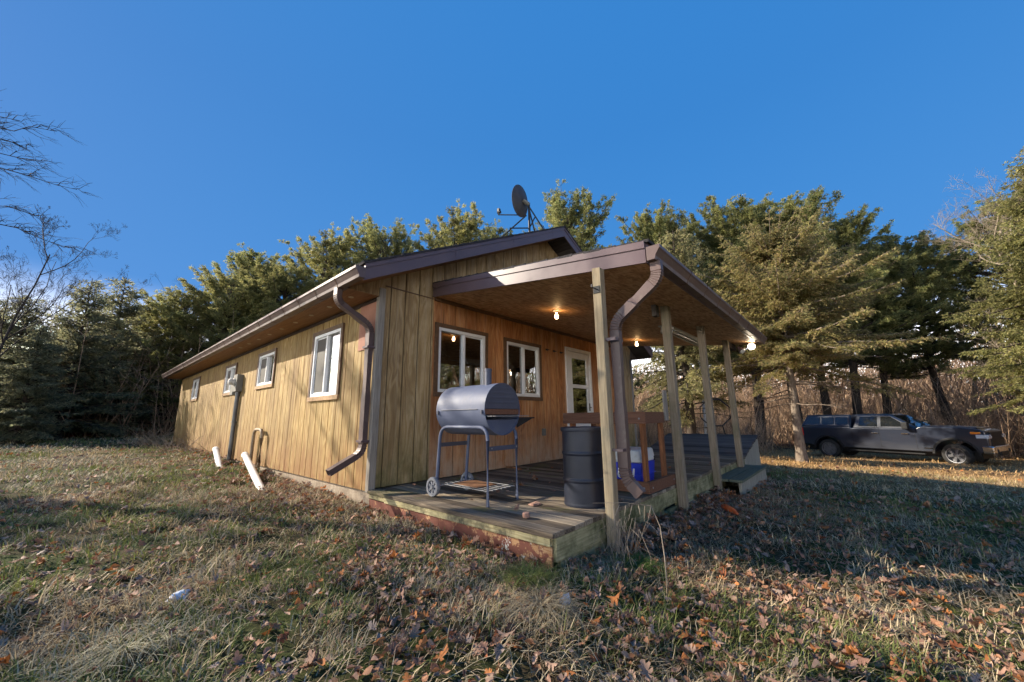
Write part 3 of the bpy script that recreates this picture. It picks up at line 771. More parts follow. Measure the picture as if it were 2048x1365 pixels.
downspout([(0.925, -3.325, 2.25), (0.925, -3.325, 2.08), (0.905, -2.885, 1.74), (0.905, -2.885, 0.30), (0.905, -3.02, 0.165)], 0.048, 0.036, (-1, 0, 0.0001),
          [(0.80, -2.9262, 1.545, 0.962, -2.9215, 1.575), (0.80, -2.922, 1.545, 0.806, -2.82, 1.575), (0.80, -2.9262, 0.53, 0.962, -2.9215, 0.555), (0.80, -2.922, 0.53, 0.806, -2.82, 0.555)])

# lamps of the porch
def bulb(x, y, zc, on):
    z0 = zs(y) - 0.012
    f = MB(); f.lathe([(0.058, z0), (0.056, z0 - 0.010), (0.026, z0 - 0.018), (0.020, z0 - 0.042), (0.0, z0 - 0.042)][::-1], (x, y, 0), 18)
    fx = f.build('bulb_holder', MAT['white_metal'], house, smooth=True)
    zb = z0 - 0.040
    b = MB(); b.lathe([(0.0, zb - 0.098), (0.015, zb - 0.095), (0.026, zb - 0.082), (0.030, zb - 0.065), (0.026, zb - 0.045), (0.016, zb - 0.022), (0.013, zb)], (x, y, 0), 16)
    b.build('bulb', MAT['bulb_on' if on else 'bulb_off'], fx, smooth=True)
bulb(2.33, -1.22, 2.45, True); bulb(5.60, -1.10, 2.45, True); bulb(4.05, -2.22, 2.4, False)
m = MB(); m.box(3.72, -2.53, zs(-2.45) - 0.16, 5.50, -2.38, zs(-2.45) - 0.105)
m.prism([(3.72, -2.49, zs(-2.45) - 0.105), (3.72, -2.42, zs(-2.45) - 0.105), (3.72, -2.43, zs(-2.45) - 0.06), (3.72, -2.48, zs(-2.45) - 0.06)], (1.78, 0, 0))
for x in (3.78, 5.44): m.box(x - .004, -2.459, zs(-2.45) - 0.06, x + .004, -2.451, zs(-2.45) - 0.01)
tl = m.build('tube_light', MAT['white_metal'], house, bevel=0.003)
m = MB()
for y in (-2.49, -2.42): m.tube([(3.75, y, zs(-2.45) - 0.18), (5.47, y, zs(-2.45) - 0.18)], 0.018, 10)
m.build_each('tube', MAT['bulb_off'], tl, smooth=True)
m = MB(); m.tube([(3.30, -2.56, zs(-2.56) - 0.012), (3.32, -2.56, 2.22), (3.74, -2.455, 2.19)], 0.006, 6); m.build('cord', MAT['white_metal'], house)
# twin flood lamp under the far corner
m = MB(); m.lathe([(0.0, 2.235), (0.05, 2.235), (0.05, 2.205), (0.0, 2.20)], (6.42, -3.10, 0), 16); m.tube([(6.42, -3.10, 2.21), (6.34, -3.14, 2.17)], 0.016); m.tube([(6.42, -3.10, 2.21), (6.28, -3.04, 2.14)], 0.016)
fl = m.build('flood_lamp', MAT['white_metal'], house)
def head(c, d, on):
    c, d = Vector(c), Vector(d).normalized()
    m = MB(); m.tube([c - d * 0.13, c - d * 0.09, c - d * 0.02, c], [0.028, 0.034, 0.062, 0.066], 16)
    m.build('lamp_shell', MAT['brown_metal'], fl, smooth=True)
    m = MB(); m.tube([c + d * 0.001, c + d * 0.018], [0.062, 0.045], 16); m.build('lamp_lens', MAT['flood_on' if on else 'bulb_off'], fl, smooth=True)
head((6.25, -3.17, 2.165), (-0.95, -0.25, -0.12), True); head((6.17, -3.02, 2.08), (-0.3, -0.6, -0.7), False)
# ================================================================== GROUND
CTRL = np.array([(-0.2, 0, -.20), (-0.1, -2.74, -.275), (0.8, -2.9, -.315), (2.6, -2.9, -.33), (4.2, -2.9, -.35), (6, -3.3, -.43), (8.2, -2.9, -.49),
                 (0, 2.5, -.15), (0, 5, -.09), (0, 9, -.04), (0, 14.5, 0.0), (-2.4, -4.5, -.36), (-6, 0, -.24), (-4, 5, -.12), (-5, 14, 0.02), (-3, 22, .10), (-2, 29, .14),
                 (14.5, -2.8, -.83), (12, -6, -.80), (23.9, -3.3, -1.33), (22.3, -7.3, -1.23), (3, -7, -.50), (8, -12, -.8), (-2, -12, -.5), (16, 5, -.85),
                 (30, 0, -1.5), (34, -12, -1.4), (40, 10, -1.4), (12, 22, -.2), (20, 30, -.4), (-15, 10, 0), (-30, -20, -.2), (20, -30, -1.2),
                 (90, 0, -1.0), (60, 60, -.4), (0, 90, .6), (-90, 40, .4), (-90, -60, 0), (0, -100, -.8), (80, -80, -1.2)], float)
def _U(d2): return np.where(d2 > 1e-9, 0.5 * d2 * np.log(d2 + 1e-12), 0.0)
_n = len(CTRL); _A = np.zeros((_n + 3, _n + 3))
_d = ((CTRL[:, None, :2] - CTRL[None, :, :2]) ** 2).sum(-1)
_A[:_n, :_n] = _U(_d) + np.eye(_n) * 0.5
_A[:_n, _n] = 1; _A[:_n, _n + 1:] = CTRL[:, :2]; _A[_n:, :_n] = _A[:_n, _n:].T
_w = np.linalg.solve(_A, np.r_[CTRL[:, 2], 0, 0, 0])

def vnoise(x, y, seed=0):
    """value noise in [0,1]"""
    xi = np.floor(x).astype(np.int64); yi = np.floor(y).astype(np.int64); fx = x - xi; fy = y - yi
    fx = fx * fx * (3 - 2 * fx); fy = fy * fy * (3 - 2 * fy)
    def h(a, b):
        v = (a * 374761393 + b * 668265263 + seed * 974711) & 0x7fffffff
        v = ((v ^ (v >> 13)) * 1274126177) & 0x7fffffff
        return ((v ^ (v >> 16)) & 0xffff) / 65535.0
    return (h(xi, yi) * (1 - fx) + h(xi + 1, yi) * fx) * (1 - fy) + (h(xi, yi + 1) * (1 - fx) + h(xi + 1, yi + 1) * fx) * fy

def gz0(x, y):
    x = np.asarray(x, float); y = np.asarray(y, float)
    r = np.hypot(x, y); k = np.minimum(1, 95 / np.maximum(r, 1e-6)); xx, yy = x * k, y * k
    s = _w[_n] + _w[_n + 1] * xx + _w[_n + 2] * yy
    for i in range(_n): s = s + _w[i] * _U((xx - CTRL[i, 0]) ** 2 + (yy - CTRL[i, 1]) ** 2)
    return s
def gz(x, y):
    x = np.asarray(x, float); y = np.asarray(y, float)
    s = gz0(x, y)
    b = (vnoise(x * 1.7, y * 1.7, 1) - .5) * 0.05 + (vnoise(x * 5.1, y * 5.1, 2) - .5) * 0.045 + (vnoise(x * 13, y * 13, 3) - .5) * 0.022
    return s + b
def G(x, y): return float(gz(np.array([x]), np.array([y]))[0])

CAM = (-2.4428, -4.5018, 0.8446)
nx, ny = 300, 300
tx = np.linspace(-1, 1, nx); k = 6.2
sx = np.sinh(k * tx) / np.sinh(k) * 420; 
gx = sx + 0.0; gy = sx - 1.5
# keep finer steps where the camera stands
X, Y = np.meshgrid(gx, gy, indexing='ij')
Z = gz(X, Y)
V = np.stack([X, Y, Z], -1).reshape(-1, 3)
ii = (np.arange(nx - 1)[:, None] * ny + np.arange(ny - 1)[None, :]).ravel()
Q = np.stack([ii, ii + ny, ii + ny + 1, ii + 1], -1)

def ground_mat():
    m, nt, out = new_mat('winter_lawn'); N = NT(nt)
    v = N.coords((1, 1, 1)); x = N.n('ShaderNodeSeparateXYZ'); N.l(v, x.inputs[0])
    a = N.noise(v, 1.6, 6, 0.7); b = N.noise(v, 24, 8, 0.8); c0 = N.noise(v, 0.35, 4)
    near = N.ramp(b, [(0.25, (0.022, 0.015, 0.010)), (0.5, (0.085, 0.060, 0.034)), (0.75, (0.25, 0.18, 0.10))])
    green = N.ramp(b, [(0.25, (0.018, 0.030, 0.008)), (0.55, (0.060, 0.085, 0.022)), (0.8, (0.15, 0.165, 0.05))])
    near = N.mix(N.rng(a, 0.42, 0.62), near, green)
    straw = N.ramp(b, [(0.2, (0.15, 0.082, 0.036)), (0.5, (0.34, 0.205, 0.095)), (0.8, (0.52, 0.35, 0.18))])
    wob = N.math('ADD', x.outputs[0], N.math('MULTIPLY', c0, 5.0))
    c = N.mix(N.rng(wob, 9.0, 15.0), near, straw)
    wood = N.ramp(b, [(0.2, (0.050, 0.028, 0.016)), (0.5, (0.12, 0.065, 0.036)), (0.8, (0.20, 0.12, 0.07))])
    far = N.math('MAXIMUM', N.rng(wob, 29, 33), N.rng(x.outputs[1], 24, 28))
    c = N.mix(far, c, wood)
    N.bsdf(out, c, 0.95, 0.1, 0, b, 0.9, 0.03)
    return m
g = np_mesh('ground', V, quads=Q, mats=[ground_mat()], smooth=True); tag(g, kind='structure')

# ------------------------------------------------------------------ grass and leaves
rng = np.random.default_rng(11)
def free(x, y, pad=0.0):
    inh = (x > -0.0 - pad) & (x < W + pad) & (y > -pad) & (y < L + pad)
    ind = (x > -0.01 - pad) & (x < 6.7 + pad) & (y > -2.74 - pad) & (y < 0.1)
    inr = (x > 6.5) & (x < 8.45) & (y > -2.75) & (y < -0.6)
    ins = (x > 4.25) & (x < 6.45) & (y > -3.13) & (y < -2.7)
    return ~(inh | ind | inr | ins)
def sector(n, r0, r1, a0=-14, a1=112):
    a = np.radians(rng.uniform(a0, a1, n)); r = np.sqrt(rng.uniform(r0 * r0, r1 * r1, n))
    x = CAM[0] + np.sin(a) * r; y = CAM[1] + np.cos(a) * r
    k = free(x, y); return x[k], y[k]
def grass(name, x, y, ln, wd, label_col=None):
    bald = vnoise(x * 1.9 + 5, y * 1.9, 17) * .55 + vnoise(x * 5.5, y * 5.5, 18) * .45; kk = rng.random(len(x)) > np.clip((bald - .52) * 5, 0, .85); x, y = x[kk], y[kk]
    n = len(x); z = gz(x, y)
    clump = vnoise(x * 2.3, y * 2.3, 5) * .5 + vnoise(x * 6.1, y * 6.1, 15) * .5; gmask = vnoise(x * 0.9 + 7, y * 0.9, 6) * 0.6 + vnoise(x * 3.1, y * 3.1, 8) * 0.4
    green = gmask + rng.normal(0, .14, n) > 0.60
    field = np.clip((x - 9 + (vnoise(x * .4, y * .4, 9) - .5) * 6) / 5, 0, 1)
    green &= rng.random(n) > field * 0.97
    ang = 2 * np.pi * vnoise(x * 0.8, y * 0.8, 12) * 1.6 + rng.normal(0, 1.5, n)
    l = ln * rng.uniform(.45, 1.25, n) * (0.6 + 0.9 * clump)
    lean = np.clip(rng.normal(1.0, .35, n), .15, 1.45)           # mostly laid over
    lean = np.where(green, lean * .85, lean)
    d = np.stack([np.cos(ang) * np.sin(lean), np.sin(ang) * np.sin(lean), np.cos(lean)], -1)
    side = np.stack([-np.sin(ang), np.cos(ang), np.zeros(n)], -1) * (wd * rng.uniform(.6, 1.4, n))[:, None]
    P = np.stack([x, y, z - 0.01], -1)
    M = P + d * (l * .55)[:, None]
    d2 = d.copy(); d2[:, 2] -= rng.uniform(.1, .7, n); d2 /= np.linalg.norm(d2, axis=1)[:, None]
    T = M + d2 * (l * .5)[:, None]
    floor = z + 0.004
    T[:, 2] = np.maximum(T[:, 2], floor); M[:, 2] = np.maximum(M[:, 2], floor)
    V = np.stack([P - side, P + side, M - side * .8, M + side * .8, T], 1).reshape(-1, 3)
    b = np.arange(n) * 5
    quads = np.stack([b, b + 1, b + 3, b + 2], -1); tris = np.stack([b + 2, b + 3, b + 4], -1)
    gcol = np.array([0.115, 0.16, 0.040]); g2 = np.array([0.26, 0.265, 0.085]); st = np.array([0.60, 0.49, 0.31]); s2 = np.array([0.31, 0.22, 0.13]); fs = np.array([0.62, 0.40, 0.18])
    t = rng.random(n)[:, None]
    c = np.where(green[:, None], gcol * (1 - t) + g2 * t, s2 * (1 - t) + st * t)
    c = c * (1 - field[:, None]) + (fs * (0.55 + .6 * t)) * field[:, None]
    c *= rng.uniform(.75, 1.2, n)[:, None]
    c = np.repeat(c, 5, axis=0)
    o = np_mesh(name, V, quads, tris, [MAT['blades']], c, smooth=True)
    return o
bands = [(80000, 0.5, 3.6, .095, .0026), (150000, 3.6, 8.0, .10, .0036), (130000, 8.0, 17, .115, .0060), (90000, 17, 36, .14, .013)]
for n_, r0, r1, ln, wd in bands:
    x, y = sector(n_, r0, r1)
    o = grass('grass', x, y, ln, wd); tag(o, 'short flattened winter grass, green and straw coloured', 'grass', kind='stuff')

# long dead strands lying over the turf
x, y = sector(9000, .5, 7.0); kk = rng.random(len(x)) < np.clip(vnoise(x * 1.5 + 3, y * 1.5, 31) * 2.2 - .65, 0, 1); x, y = x[kk], y[kk]; n = len(x)
a0 = 2 * np.pi * vnoise(x * .9, y * .9, 33) * 1.5 + rng.normal(0, .7, n); ln = rng.uniform(.12, .32, n); cv = rng.normal(0, 1.6, n); S = 5; V = []
cx, cy, ca = x.copy(), y.copy(), a0.copy(); arch_ = rng.uniform(.01, .06, n); wd = rng.uniform(.0014, .0030, n); z = gz(x, y)
for k in range(S + 1):
    t = k / S; zz_ = gz(cx, cy) * .6 + z * .4 + .012 + arch_ * np.sin(np.pi * min(1, t * 1.1)); w_ = wd * (1 - .8 * t)
    V += [np.stack([cx - np.sin(ca) * w_, cy + np.cos(ca) * w_, zz_], -1), np.stack([cx + np.sin(ca) * w_, cy - np.cos(ca) * w_, zz_], -1)]
    cx = cx + np.cos(ca) * ln / S; cy = cy + np.sin(ca) * ln / S; ca = ca + cv / S
V = np.stack(V, 1).reshape(-1, 3); b = np.arange(n) * (2 * S + 2)
Q = np.concatenate([np.stack([b + 2 * k, b + 2 * k + 1, b + 2 * k + 3, b + 2 * k + 2], -1) for k in range(S)])
c = np.array([.62, .52, .34]) * rng.uniform(.5, 1.1, n)[:, None]; kk = rng.random(n) < .25; c[kk] = np.array([.42, .30, .17]) * rng.uniform(.6, 1.1, (kk.sum(), 1))
o = np_mesh('dead_grass_strands', V, Q, None, [MAT['blades']], np.repeat(c, 2 * S + 2, axis=0), smooth=True); tag(o, 'long pale dead grass strands matted over the lawn', 'grass', kind='stuff')

def oak_outline():
    """half outline of a lobed leaf, unit length"""
    h = [(0.0, 0.012), (0.14, 0.02), (0.20, 0.13), (0.27, 0.17), (0.32, 0.07), (0.42, 0.25), (0.53, 0.30), (0.56, 0.12), (0.68, 0.27), (0.78, 0.24), (0.79, 0.10), (0.92, 0.12), (1.0, 0.0)]
    return h
def round_outline():
    return [(0.0, 0.012), (0.12, 0.02), (0.2, 0.15), (0.35, 0.27), (0.5, 0.31), (0.65, 0.28), (0.8, 0.19), (0.92, 0.08), (1.0, 0.0)]
def leaves(x, y, size, outline, zoff):
    n = len(x); h = np.array(outline); k = len(h)
    u = np.r_[h[:, 0], h[::-1][1:-1, 0]] if False else np.r_[h[:, 0], h[::-1][1:, 0][:-1]]
    v = np.r_[h[:, 1], -h[::-1][1:, 1][:-1]]
    m = len(u)
    L_ = size * rng.uniform(.6, 1.25, n)
    # local points (n, m+1): centre spine point first
    U = np.r_[0.5, u] - .5; Vv = np.r_[0.0, v]
    lx = U[None] * L_[:, None]; ly = Vv[None] * L_[:, None] * rng.uniform(.7, 1.2, n)[:, None]
    cu = rng.normal(0.35, .45, n)[:, None]; cv = rng.normal(.8, 1.2, n)[:, None]; tw = rng.normal(0, .8, n)[:, None]
    lz = (cu * U[None] ** 2 + cv * Vv[None] ** 2 * 2 + tw * U[None] * Vv[None]) * L_[:, None] + rng.normal(0, .018, (n, m + 1)) * L_[:, None]
    yaw = rng.uniform(0, 2 * np.pi, n); tilt = np.clip(np.abs(rng.normal(.20, .30, n)), 0, 1.3); ta = rng.uniform(0, 2 * np.pi, n)
    c, s = np.cos(yaw)[:, None], np.sin(yaw)[:, None]
    X = lx * c - ly * s; Y = lx * s + ly * c; Z = lz
    # tilt about a random horizontal axis
    ax, ay = np.cos(ta)[:, None], np.sin(ta)[:, None]
    p = X * ax + Y * ay; q = -X * ay + Y * ax
    ct, st = np.cos(tilt)[:, None], np.sin(tilt)[:, None]
    q2 = q * ct - Z * st; Z2 = q * st + Z * ct
    X = p * ax - q2 * ay; Y = p * ay + q2 * ax
    X += x[:, None]; Y += y[:, None]; Z2 = Z2 - Z2.min(1, keepdims=True) + (gz(x, y) + zoff * rng.uniform(.1, 1, n))[:, None]
    V = np.stack([X, Y, Z2], -1).reshape(-1, 3)
    b = (np.arange(n) * (m + 1))[:, None]
    j = np.arange(m)
    T = np.stack([np.broadcast_to(b, (n, m)), b + 1 + j, b + 1 + (j + 1) % m], -1).reshape(-1, 3)
    pal = np.array([(0.38, 0.19, 0.105), (0.45, 0.17, 0.055), (0.32, 0.185, 0.13), (0.42, 0.27, 0.19), (0.24, 0.13, 0.09), (0.30, 0.225, 0.185), (0.24, 0.08, 0.034)])
    pr = np.array([.24, .10, .20, .18, .15, .10, .03])
    ci = rng.choice(len(pal), n, p=pr)
    col = pal[ci] * rng.uniform(.7, 1.15, n)[:, None]
    col = np.repeat(col, m + 1, axis=0)
    col = col * rng.uniform(.8, 1.15, (len(col), 1))
    return V, T, col
Vs, Ts, Cs, off = [], [], [], 0
def leafdens(x, y):
    d = 0.37 + 0.47 * np.exp(-((x - 0.8) ** 2 / 9 + (y + 3.6) ** 2 / 4)) + 0.4 * np.exp(-((x - 4.5) ** 2 / 9 + (y + 3.2) ** 2 / .8)) + 0.25 * np.exp(-((x + 0.5) ** 2 / .8))
    d = d * (0.35 + 1.2 * vnoise(x * 1.3, y * 1.3, 21)) * (0.4 + vnoise(x * 4, y * 4, 22))
    return d * np.where(x > 11, .35, 1)
for (n_, r0, r1, sz, ol) in ((2700, .6, 3.8, .080, oak_outline()), (4200, .6, 3.8, .050, round_outline()), (6800, 3.8, 8, .080, oak_outline()), (9000, 3.8, 8, .056, round_outline()), (9000, 8, 20, .10, round_outline())):
    x, y = sector(n_, r0, r1)
    kk = rng.random(len(x)) < leafdens(x, y); x, y = x[kk], y[kk]
    V, T, c = leaves(x, y, sz, ol, 0.045)
    Vs.append(V); Ts.append(T + off); Cs.append(c); off += len(V)
# drift of leaves against the rim joist and the foundation
x = rng.uniform(0.9, 6.5, 600); y = -2.75 - np.abs(rng.normal(0, .22, 600)); kk = free(x, y); V, T, c = leaves(x[kk], y[kk], .11, oak_outline(), .07); Vs.append(V); Ts.append(T + off); Cs.append(c); off += len(V)
x = -np.abs(rng.normal(0.05, .4, 330)); y = rng.uniform(-2.2, 10, 330); V, T, c = leaves(x, y, .10, oak_outline(), .06); Vs.append(V); Ts.append(T + off); Cs.append(c); off += len(V)
o = np_mesh('fallen_leaves', np.concatenate(Vs), None, np.concatenate(Ts), [MAT['litter']], np.concatenate(Cs))
tag(o, 'brown and orange fallen oak leaves scattered through the grass', 'leaf litter', kind='stuff')

def tuft(name, label, c, n, R, h, col, seed, droop=.8, wd=.0025):
    r2 = np.random.default_rng(seed)
    a = r2.uniform(0, 2 * np.pi, n); r = np.abs(r2.normal(0, R * .3, n))
    x = c[0] + np.cos(a) * r; y = c[1] + np.sin(a) * r; z = gz(x, y)
    out = a + r2.normal(0, 1.25, n); hh = h * r2.uniform(.5, 1.2, n); w = wd * r2.uniform(.6, 1.4, n)
    segs = 4; pts = []
    for k in range(segs + 1):
        t = k / segs
        pts.append(np.stack([x + np.cos(out) * hh * (.25 * t + .65 * t * t), y + np.sin(out) * hh * (.25 * t + .65 * t * t), np.maximum(z + hh * (t * 1.0 - droop * t * t), z + .005)], -1))
    sd = np.stack([-np.sin(out), np.cos(out), np.zeros(n)], -1) * w[:, None]
    Vv = []
    for k in range(segs + 1): f = 1 - .8 * k / segs; Vv += [pts[k] - sd * f, pts[k] + sd * f]
    V = np.stack(Vv, 1).reshape(-1, 3); b = np.arange(n) * (2 * segs + 2)
    Q = np.concatenate([np.stack([b + 2 * k, b + 2 * k + 1, b + 2 * k + 3, b + 2 * k + 2], -1) for k in range(segs)])
    cc = np.array(col) * r2.uniform(.6, 1.25, n)[:, None]
    o = np_mesh(name, V, Q, None, [MAT['blades']], np.repeat(cc, 2 * segs + 2, axis=0), smooth=True)
    return tag(o, label, 'grass clump')
tuft('dry_grass_clump', 'straw coloured bushy clump of dead grass on the lawn by the deck corner', (-0.50, -2.98), 800, .42, .20, (.52, .41, .25), 3)
tuft('dry_grass_clump', 'pale tangled clump of dead grass on the lawn at lower left', (-2.15, -1.75), 420, .5, .17, (.46, .41, .27), 4)
tuft('green_grass_clump', 'fresh green grass clump at the foot of the rusty deck corner', (-0.28, -2.72), 600, .28, .22, (.16, .19, .055), 5, .7)
tuft('green_grass_clump', 'green grass clump beneath the dead weed by the front post', (0.55, -3.10), 500, .3, .16, (.10, .17, .04), 6, .7)

# snow scraps
def snow(label, x, y, s, seed):
    r = random.Random(seed); m = MB(); n = 14; top = []; bot = []
    z = G(x, y)
    for k in range(n):
        a = 2 * math.pi * k / n; q = s * r.uniform(.6, 1.1)
        bot.append((x + 1.4 * q * math.cos(a), y + .7 * q * math.sin(a), z + .0)); top.append((x + 1.2 * q * math.cos(a) * .8, y + .55 * q * math.sin(a), z + .035 + r.uniform(-.01, .01)))
    vs = bot + top + [(x, y, z + .048)]
    fs = [(k, (k + 1) % n, n + (k + 1) % n, n + k) for k in range(n)] + [(n + k, n + (k + 1) % n, 2 * n) for k in range(n)]
    m.add(vs, fs)
    o = m.build('snow_patch', MAT['snow'], None, smooth=True, angle=80); tag(o, label, 'snow')
snow('small scrap of old snow in the grass at lower left', -1.87, -1.23, .055, 1)
snow('small scrap of old snow in the grass right of the straw coloured clump', -0.33, -3.03, .050, 2)

# ================================================================== SMALL THINGS
# charcoal grill
gr = thing('barrel_grill', 'blue grey barrel charcoal grill on tube legs with two wheels standing on the deck', 'grill', (0.50, -1.37, 0.0))
RB, y0, y1, zc = 0.272, -0.39, 0.39, 0.93
def half(a0, a1, r, n=16): return [(r * math.cos(a0 + (a1 - a0) * k / n), r * math.sin(a0 + (a1 - a0) * k / n)) for k in range(n + 1)]
def shell(a0, a1, r, t, ya, yb, cap_inset=0.0):
    m = MB(); o = half(a0, a1, r); i = half(a0, a1, r - t)[::-1]
    m.prism([(x, ya, zc + z) for x, z in o + i], (0, yb - ya, 0)); return m
cut = R_(-3)
m = shell(cut, math.pi - cut, RB, .006, y0, y1)
lid = m.build('lid', MAT['grill'], gr, smooth=True)
m = MB()
for yy in (y0 + .004, y1 - .010):
    m = MB()
    m.prism([(x, yy, zc + z) for x, z in half(R_(0), R_(180), RB - .007)], (0, .006, 0))
    for k in range(4):
        z = .055 + k * .05; hw = math.sqrt(max(.001, (RB - .02) ** 2 - z * z))
        m.prism([(-hw, yy - .006 if yy < 0 else yy + .006, zc + z), (hw, yy - .006 if yy < 0 else yy + .006, zc + z), (hw - .01, yy - .006 if yy < 0 else yy + .006, zc + z + .022), (-hw + .01, yy - .006 if yy < 0 else yy + .006, zc + z + .022)], (0, .006, 0))
    m.build('end_plate', MAT['grill_end'], lid, bevel=.002)
m = shell(math.pi + R_(2), 2 * math.pi - R_(2), RB, .006, y0, y1)
m.prism([(x, y1 - .012, zc + z) for x, z in half(R_(180), R_(360), RB - .007)], (0, .006, 0))
m.prism([(x, y0 + .02, zc + z) for x, z in half(R_(205), R_(335), RB - .007)], (0, .006, 0))
fb = m.build('firebox', MAT['grill'], gr, smooth=True)
m = MB(); m.box(-RB + .012, y0 + .008, zc - .058, RB - .012, y0 + .016, zc - .003); m.build('air_slot', MAT['rack_rail'], fb)
m = MB(); m.box(-RB + .01, y0 + .03, zc - .02, RB - .01, y1 - .03, zc - .012); m.build('cooking_grate', MAT['black_iron'], fb)
m = MB()
for yy in (y0 + .03, y1 - .05): m.box(-RB - .012, yy, zc - .05, -RB + .002, yy + .02, zc - .012)
m.tube([(-RB - .004, y0 + .1, zc - .004), (-RB - .004, y1 - .1, zc - .004)], .004, 6)
m.build_each('hinge', MAT['grill_end'], lid)
m = MB(); m.lathe([(.037, zc + .245), (.037, zc + .40), (.041, zc + .40), (.041, zc + .43), (.035, zc + .43), (.034, zc + .40)], (-.07, y0 + .15, 0), 18); m.build('chimney', MAT['grill_end'], gr, smooth=True)
legx = 0.215
for s in (-1, 1):
    x = s * legx
    P, _ = bend([(x, y0 + .01, 0.0 if True else 0), (x, y0 + .01, .745), (x, y1 - .02, .745), (x, y1 + .035, .06)], .13, 8)
    MB().tube(P, .0185, 10).build('leg', MAT['grill'], gr, smooth=True)
m = MB()
m.box(-legx, y0 - .012, .515, legx, y0 - .008 + .0, .56); m.box(-legx, y1 + .0, .525, legx, y1 + .004, .57)
m.build_each('cross_brace', MAT['grill_end'], gr)
m = MB()
for s in (-1, 1):
    for yy in (y0 - .017, y1 + .008): m.lathe([(.008, 0), (.008, -.004), (0, -.005)], (s * (legx - .03), yy, .54), 8, 'y')
m.build_each('bolt', MAT['chrome_wire'], gr)
for s in (-1, 1):
    m = MB(); xx = s * (legx + .035)
    m.lathe([(.070, -.022), (.098, -.022), (.103, -.012), (.103, .012), (.098, .022), (.070, .022), (.070, -.022)], (xx, y1 + .045, .103), 28, 'x', False)
    w = m.build('wheel', MAT['wheel_grey'], gr, smooth=True)
    m = MB(); m.lathe([(0, -.026), (.022, -.026), (.022, .026), (0, .026)], (xx, y1 + .045, .103), 14, 'x')
    for k in range(7):
        a = 2 * math.pi * k / 7 + .3; ca, sa = math.cos(a), math.sin(a)
        m.prism([(xx - .012, y1 + .045 + r * ca - w_ * sa, .103 + r * sa + w_ * ca) for r, w_ in ((.018, -.008), (.076, -.016), (.076, .016), (.018, .008))], (.024, 0, 0))
    m.build('spokes', MAT['wheel_grey'], w)
MB().tube([(-legx - .06, y1 + .045, .103), (legx + .06, y1 + .045, .103)], .007, 8).build('axle', MAT['chrome_wire'], gr)
m = MB()
for k in range(7):
    x = -.20 + k * .066; m.tube([(x, y0 + .02, .135), (x, y1 - .02, .135)], .004, 6)
m.tube([(-.21, y0 + .05, .131), (.21, y0 + .05, .131)], .005, 6); m.tube([(-.21, y1 - .08, .131), (.21, y1 - .08, .131)], .005, 6)
m.build('bottom_rack', MAT['chrome_wire'], gr, smooth=True)
sh = MB()
for k in range(8): sh.tube([(RB + .01 + k * .035, y0 + .02, zc - .095), (RB + .01 + k * .035, y1 - .02, zc - .095)], .0045, 6)
sh.box(RB, y0 + .01, zc - .104, RB + .27, y0 + .022, zc - .088); sh.box(RB, y1 - .022, zc - .104, RB + .27, y1 - .01, zc - .088)
sh.prism([(RB - .03, y0 + .02, zc - .104), (RB + .24, y0 + .02, zc - .104), (RB - .03, y0 + .02, zc - .2)], (0, .006, 0))
sh.build('front_shelf', MAT['black_iron'], gr)
sh = MB()
for k in range(9): sh.tube([(-RB + .03 + k * .062, y0 - .002, zc - .075), (-RB + .03 + k * .062, y0 - .13, zc - .075)], .004, 6)
for yy in (-.04, -.085, -.13): sh.tube([(-RB + .02, y0 + yy, zc - .075), (RB - .01, y0 + yy, zc - .075)], .0045, 6)
sh.build('end_shelf', MAT['chrome_wire'], gr)
rp_ = thing('rusty_plate', 'rusty brown sheet lying on the wire rack under the barrel grill', 'metal sheet', (.49, -1.33, .1405))
m = MB(); m.hexa([(-.14, -.2, 0), (.12, -.23, 0), (.16, .17, .0), (-.12, .2, 0)], [(-.14, -.2, .006), (.12, -.23, .006), (.16, .17, .010), (-.12, .2, .006)]); m.build('sheet', MAT['rust'], rp_)

# steel drum
dm = thing('steel_drum', 'black steel drum with a lid and lever ring standing beside the front porch post', 'drum', (.975, -2.415, 0.0))
m = MB(); r = .205; Hd = .735
m.lathe([(0, 0.004), (r - .02, .004), (r, 0), (r + .004, .012), (r, .03), (r, .036), (r, .214), (r, .222), (r + .009, .234), (r + .009, .246), (r, .258), (r, .266), (r, .464), (r, .472), (r + .009, .484), (r + .009, .496), (r, .508), (r, .516), (r, Hd - .042), (r, Hd - .035)], (0, 0, 0), 48)
m.build('body', MAT['drum'], dm, smooth=True)
m = MB(); m.lathe([(r - .004, Hd - .04), (r + .012, Hd - .04), (r + .016, Hd - .02), (r + .014, Hd), (r - .01, Hd + .004), (r - .03, Hd - .014), (0, Hd - .012)], (0, 0, 0), 48); m.build('lid', MAT['drum'], dm, smooth=True)
m = MB(); a = R_(-72)
ca, sa = math.cos(a), math.sin(a)
def dl(t, d, z): return ((r + d) * ca - t * sa, (r + d) * sa + t * ca, z)
m.hexa([dl(-.03, 0, .60), dl(.10, 0, .60), dl(.10, .02, .60), dl(-.03, .02, .60)], [dl(-.03, 0, .635), dl(.10, 0, .635), dl(.10, .02, .635), dl(-.03, .02, .635)])
m.hexa([dl(-.03, .0, .58), dl(.0, 0, .58), dl(.0, .035, .58), dl(-.03, .035, .58)], [dl(-.03, 0, .68), dl(.0, 0, .68), dl(.0, .035, .68), dl(-.03, .035, .68)])
m.build('lever', MAT['drum'], dm, bevel=.003)

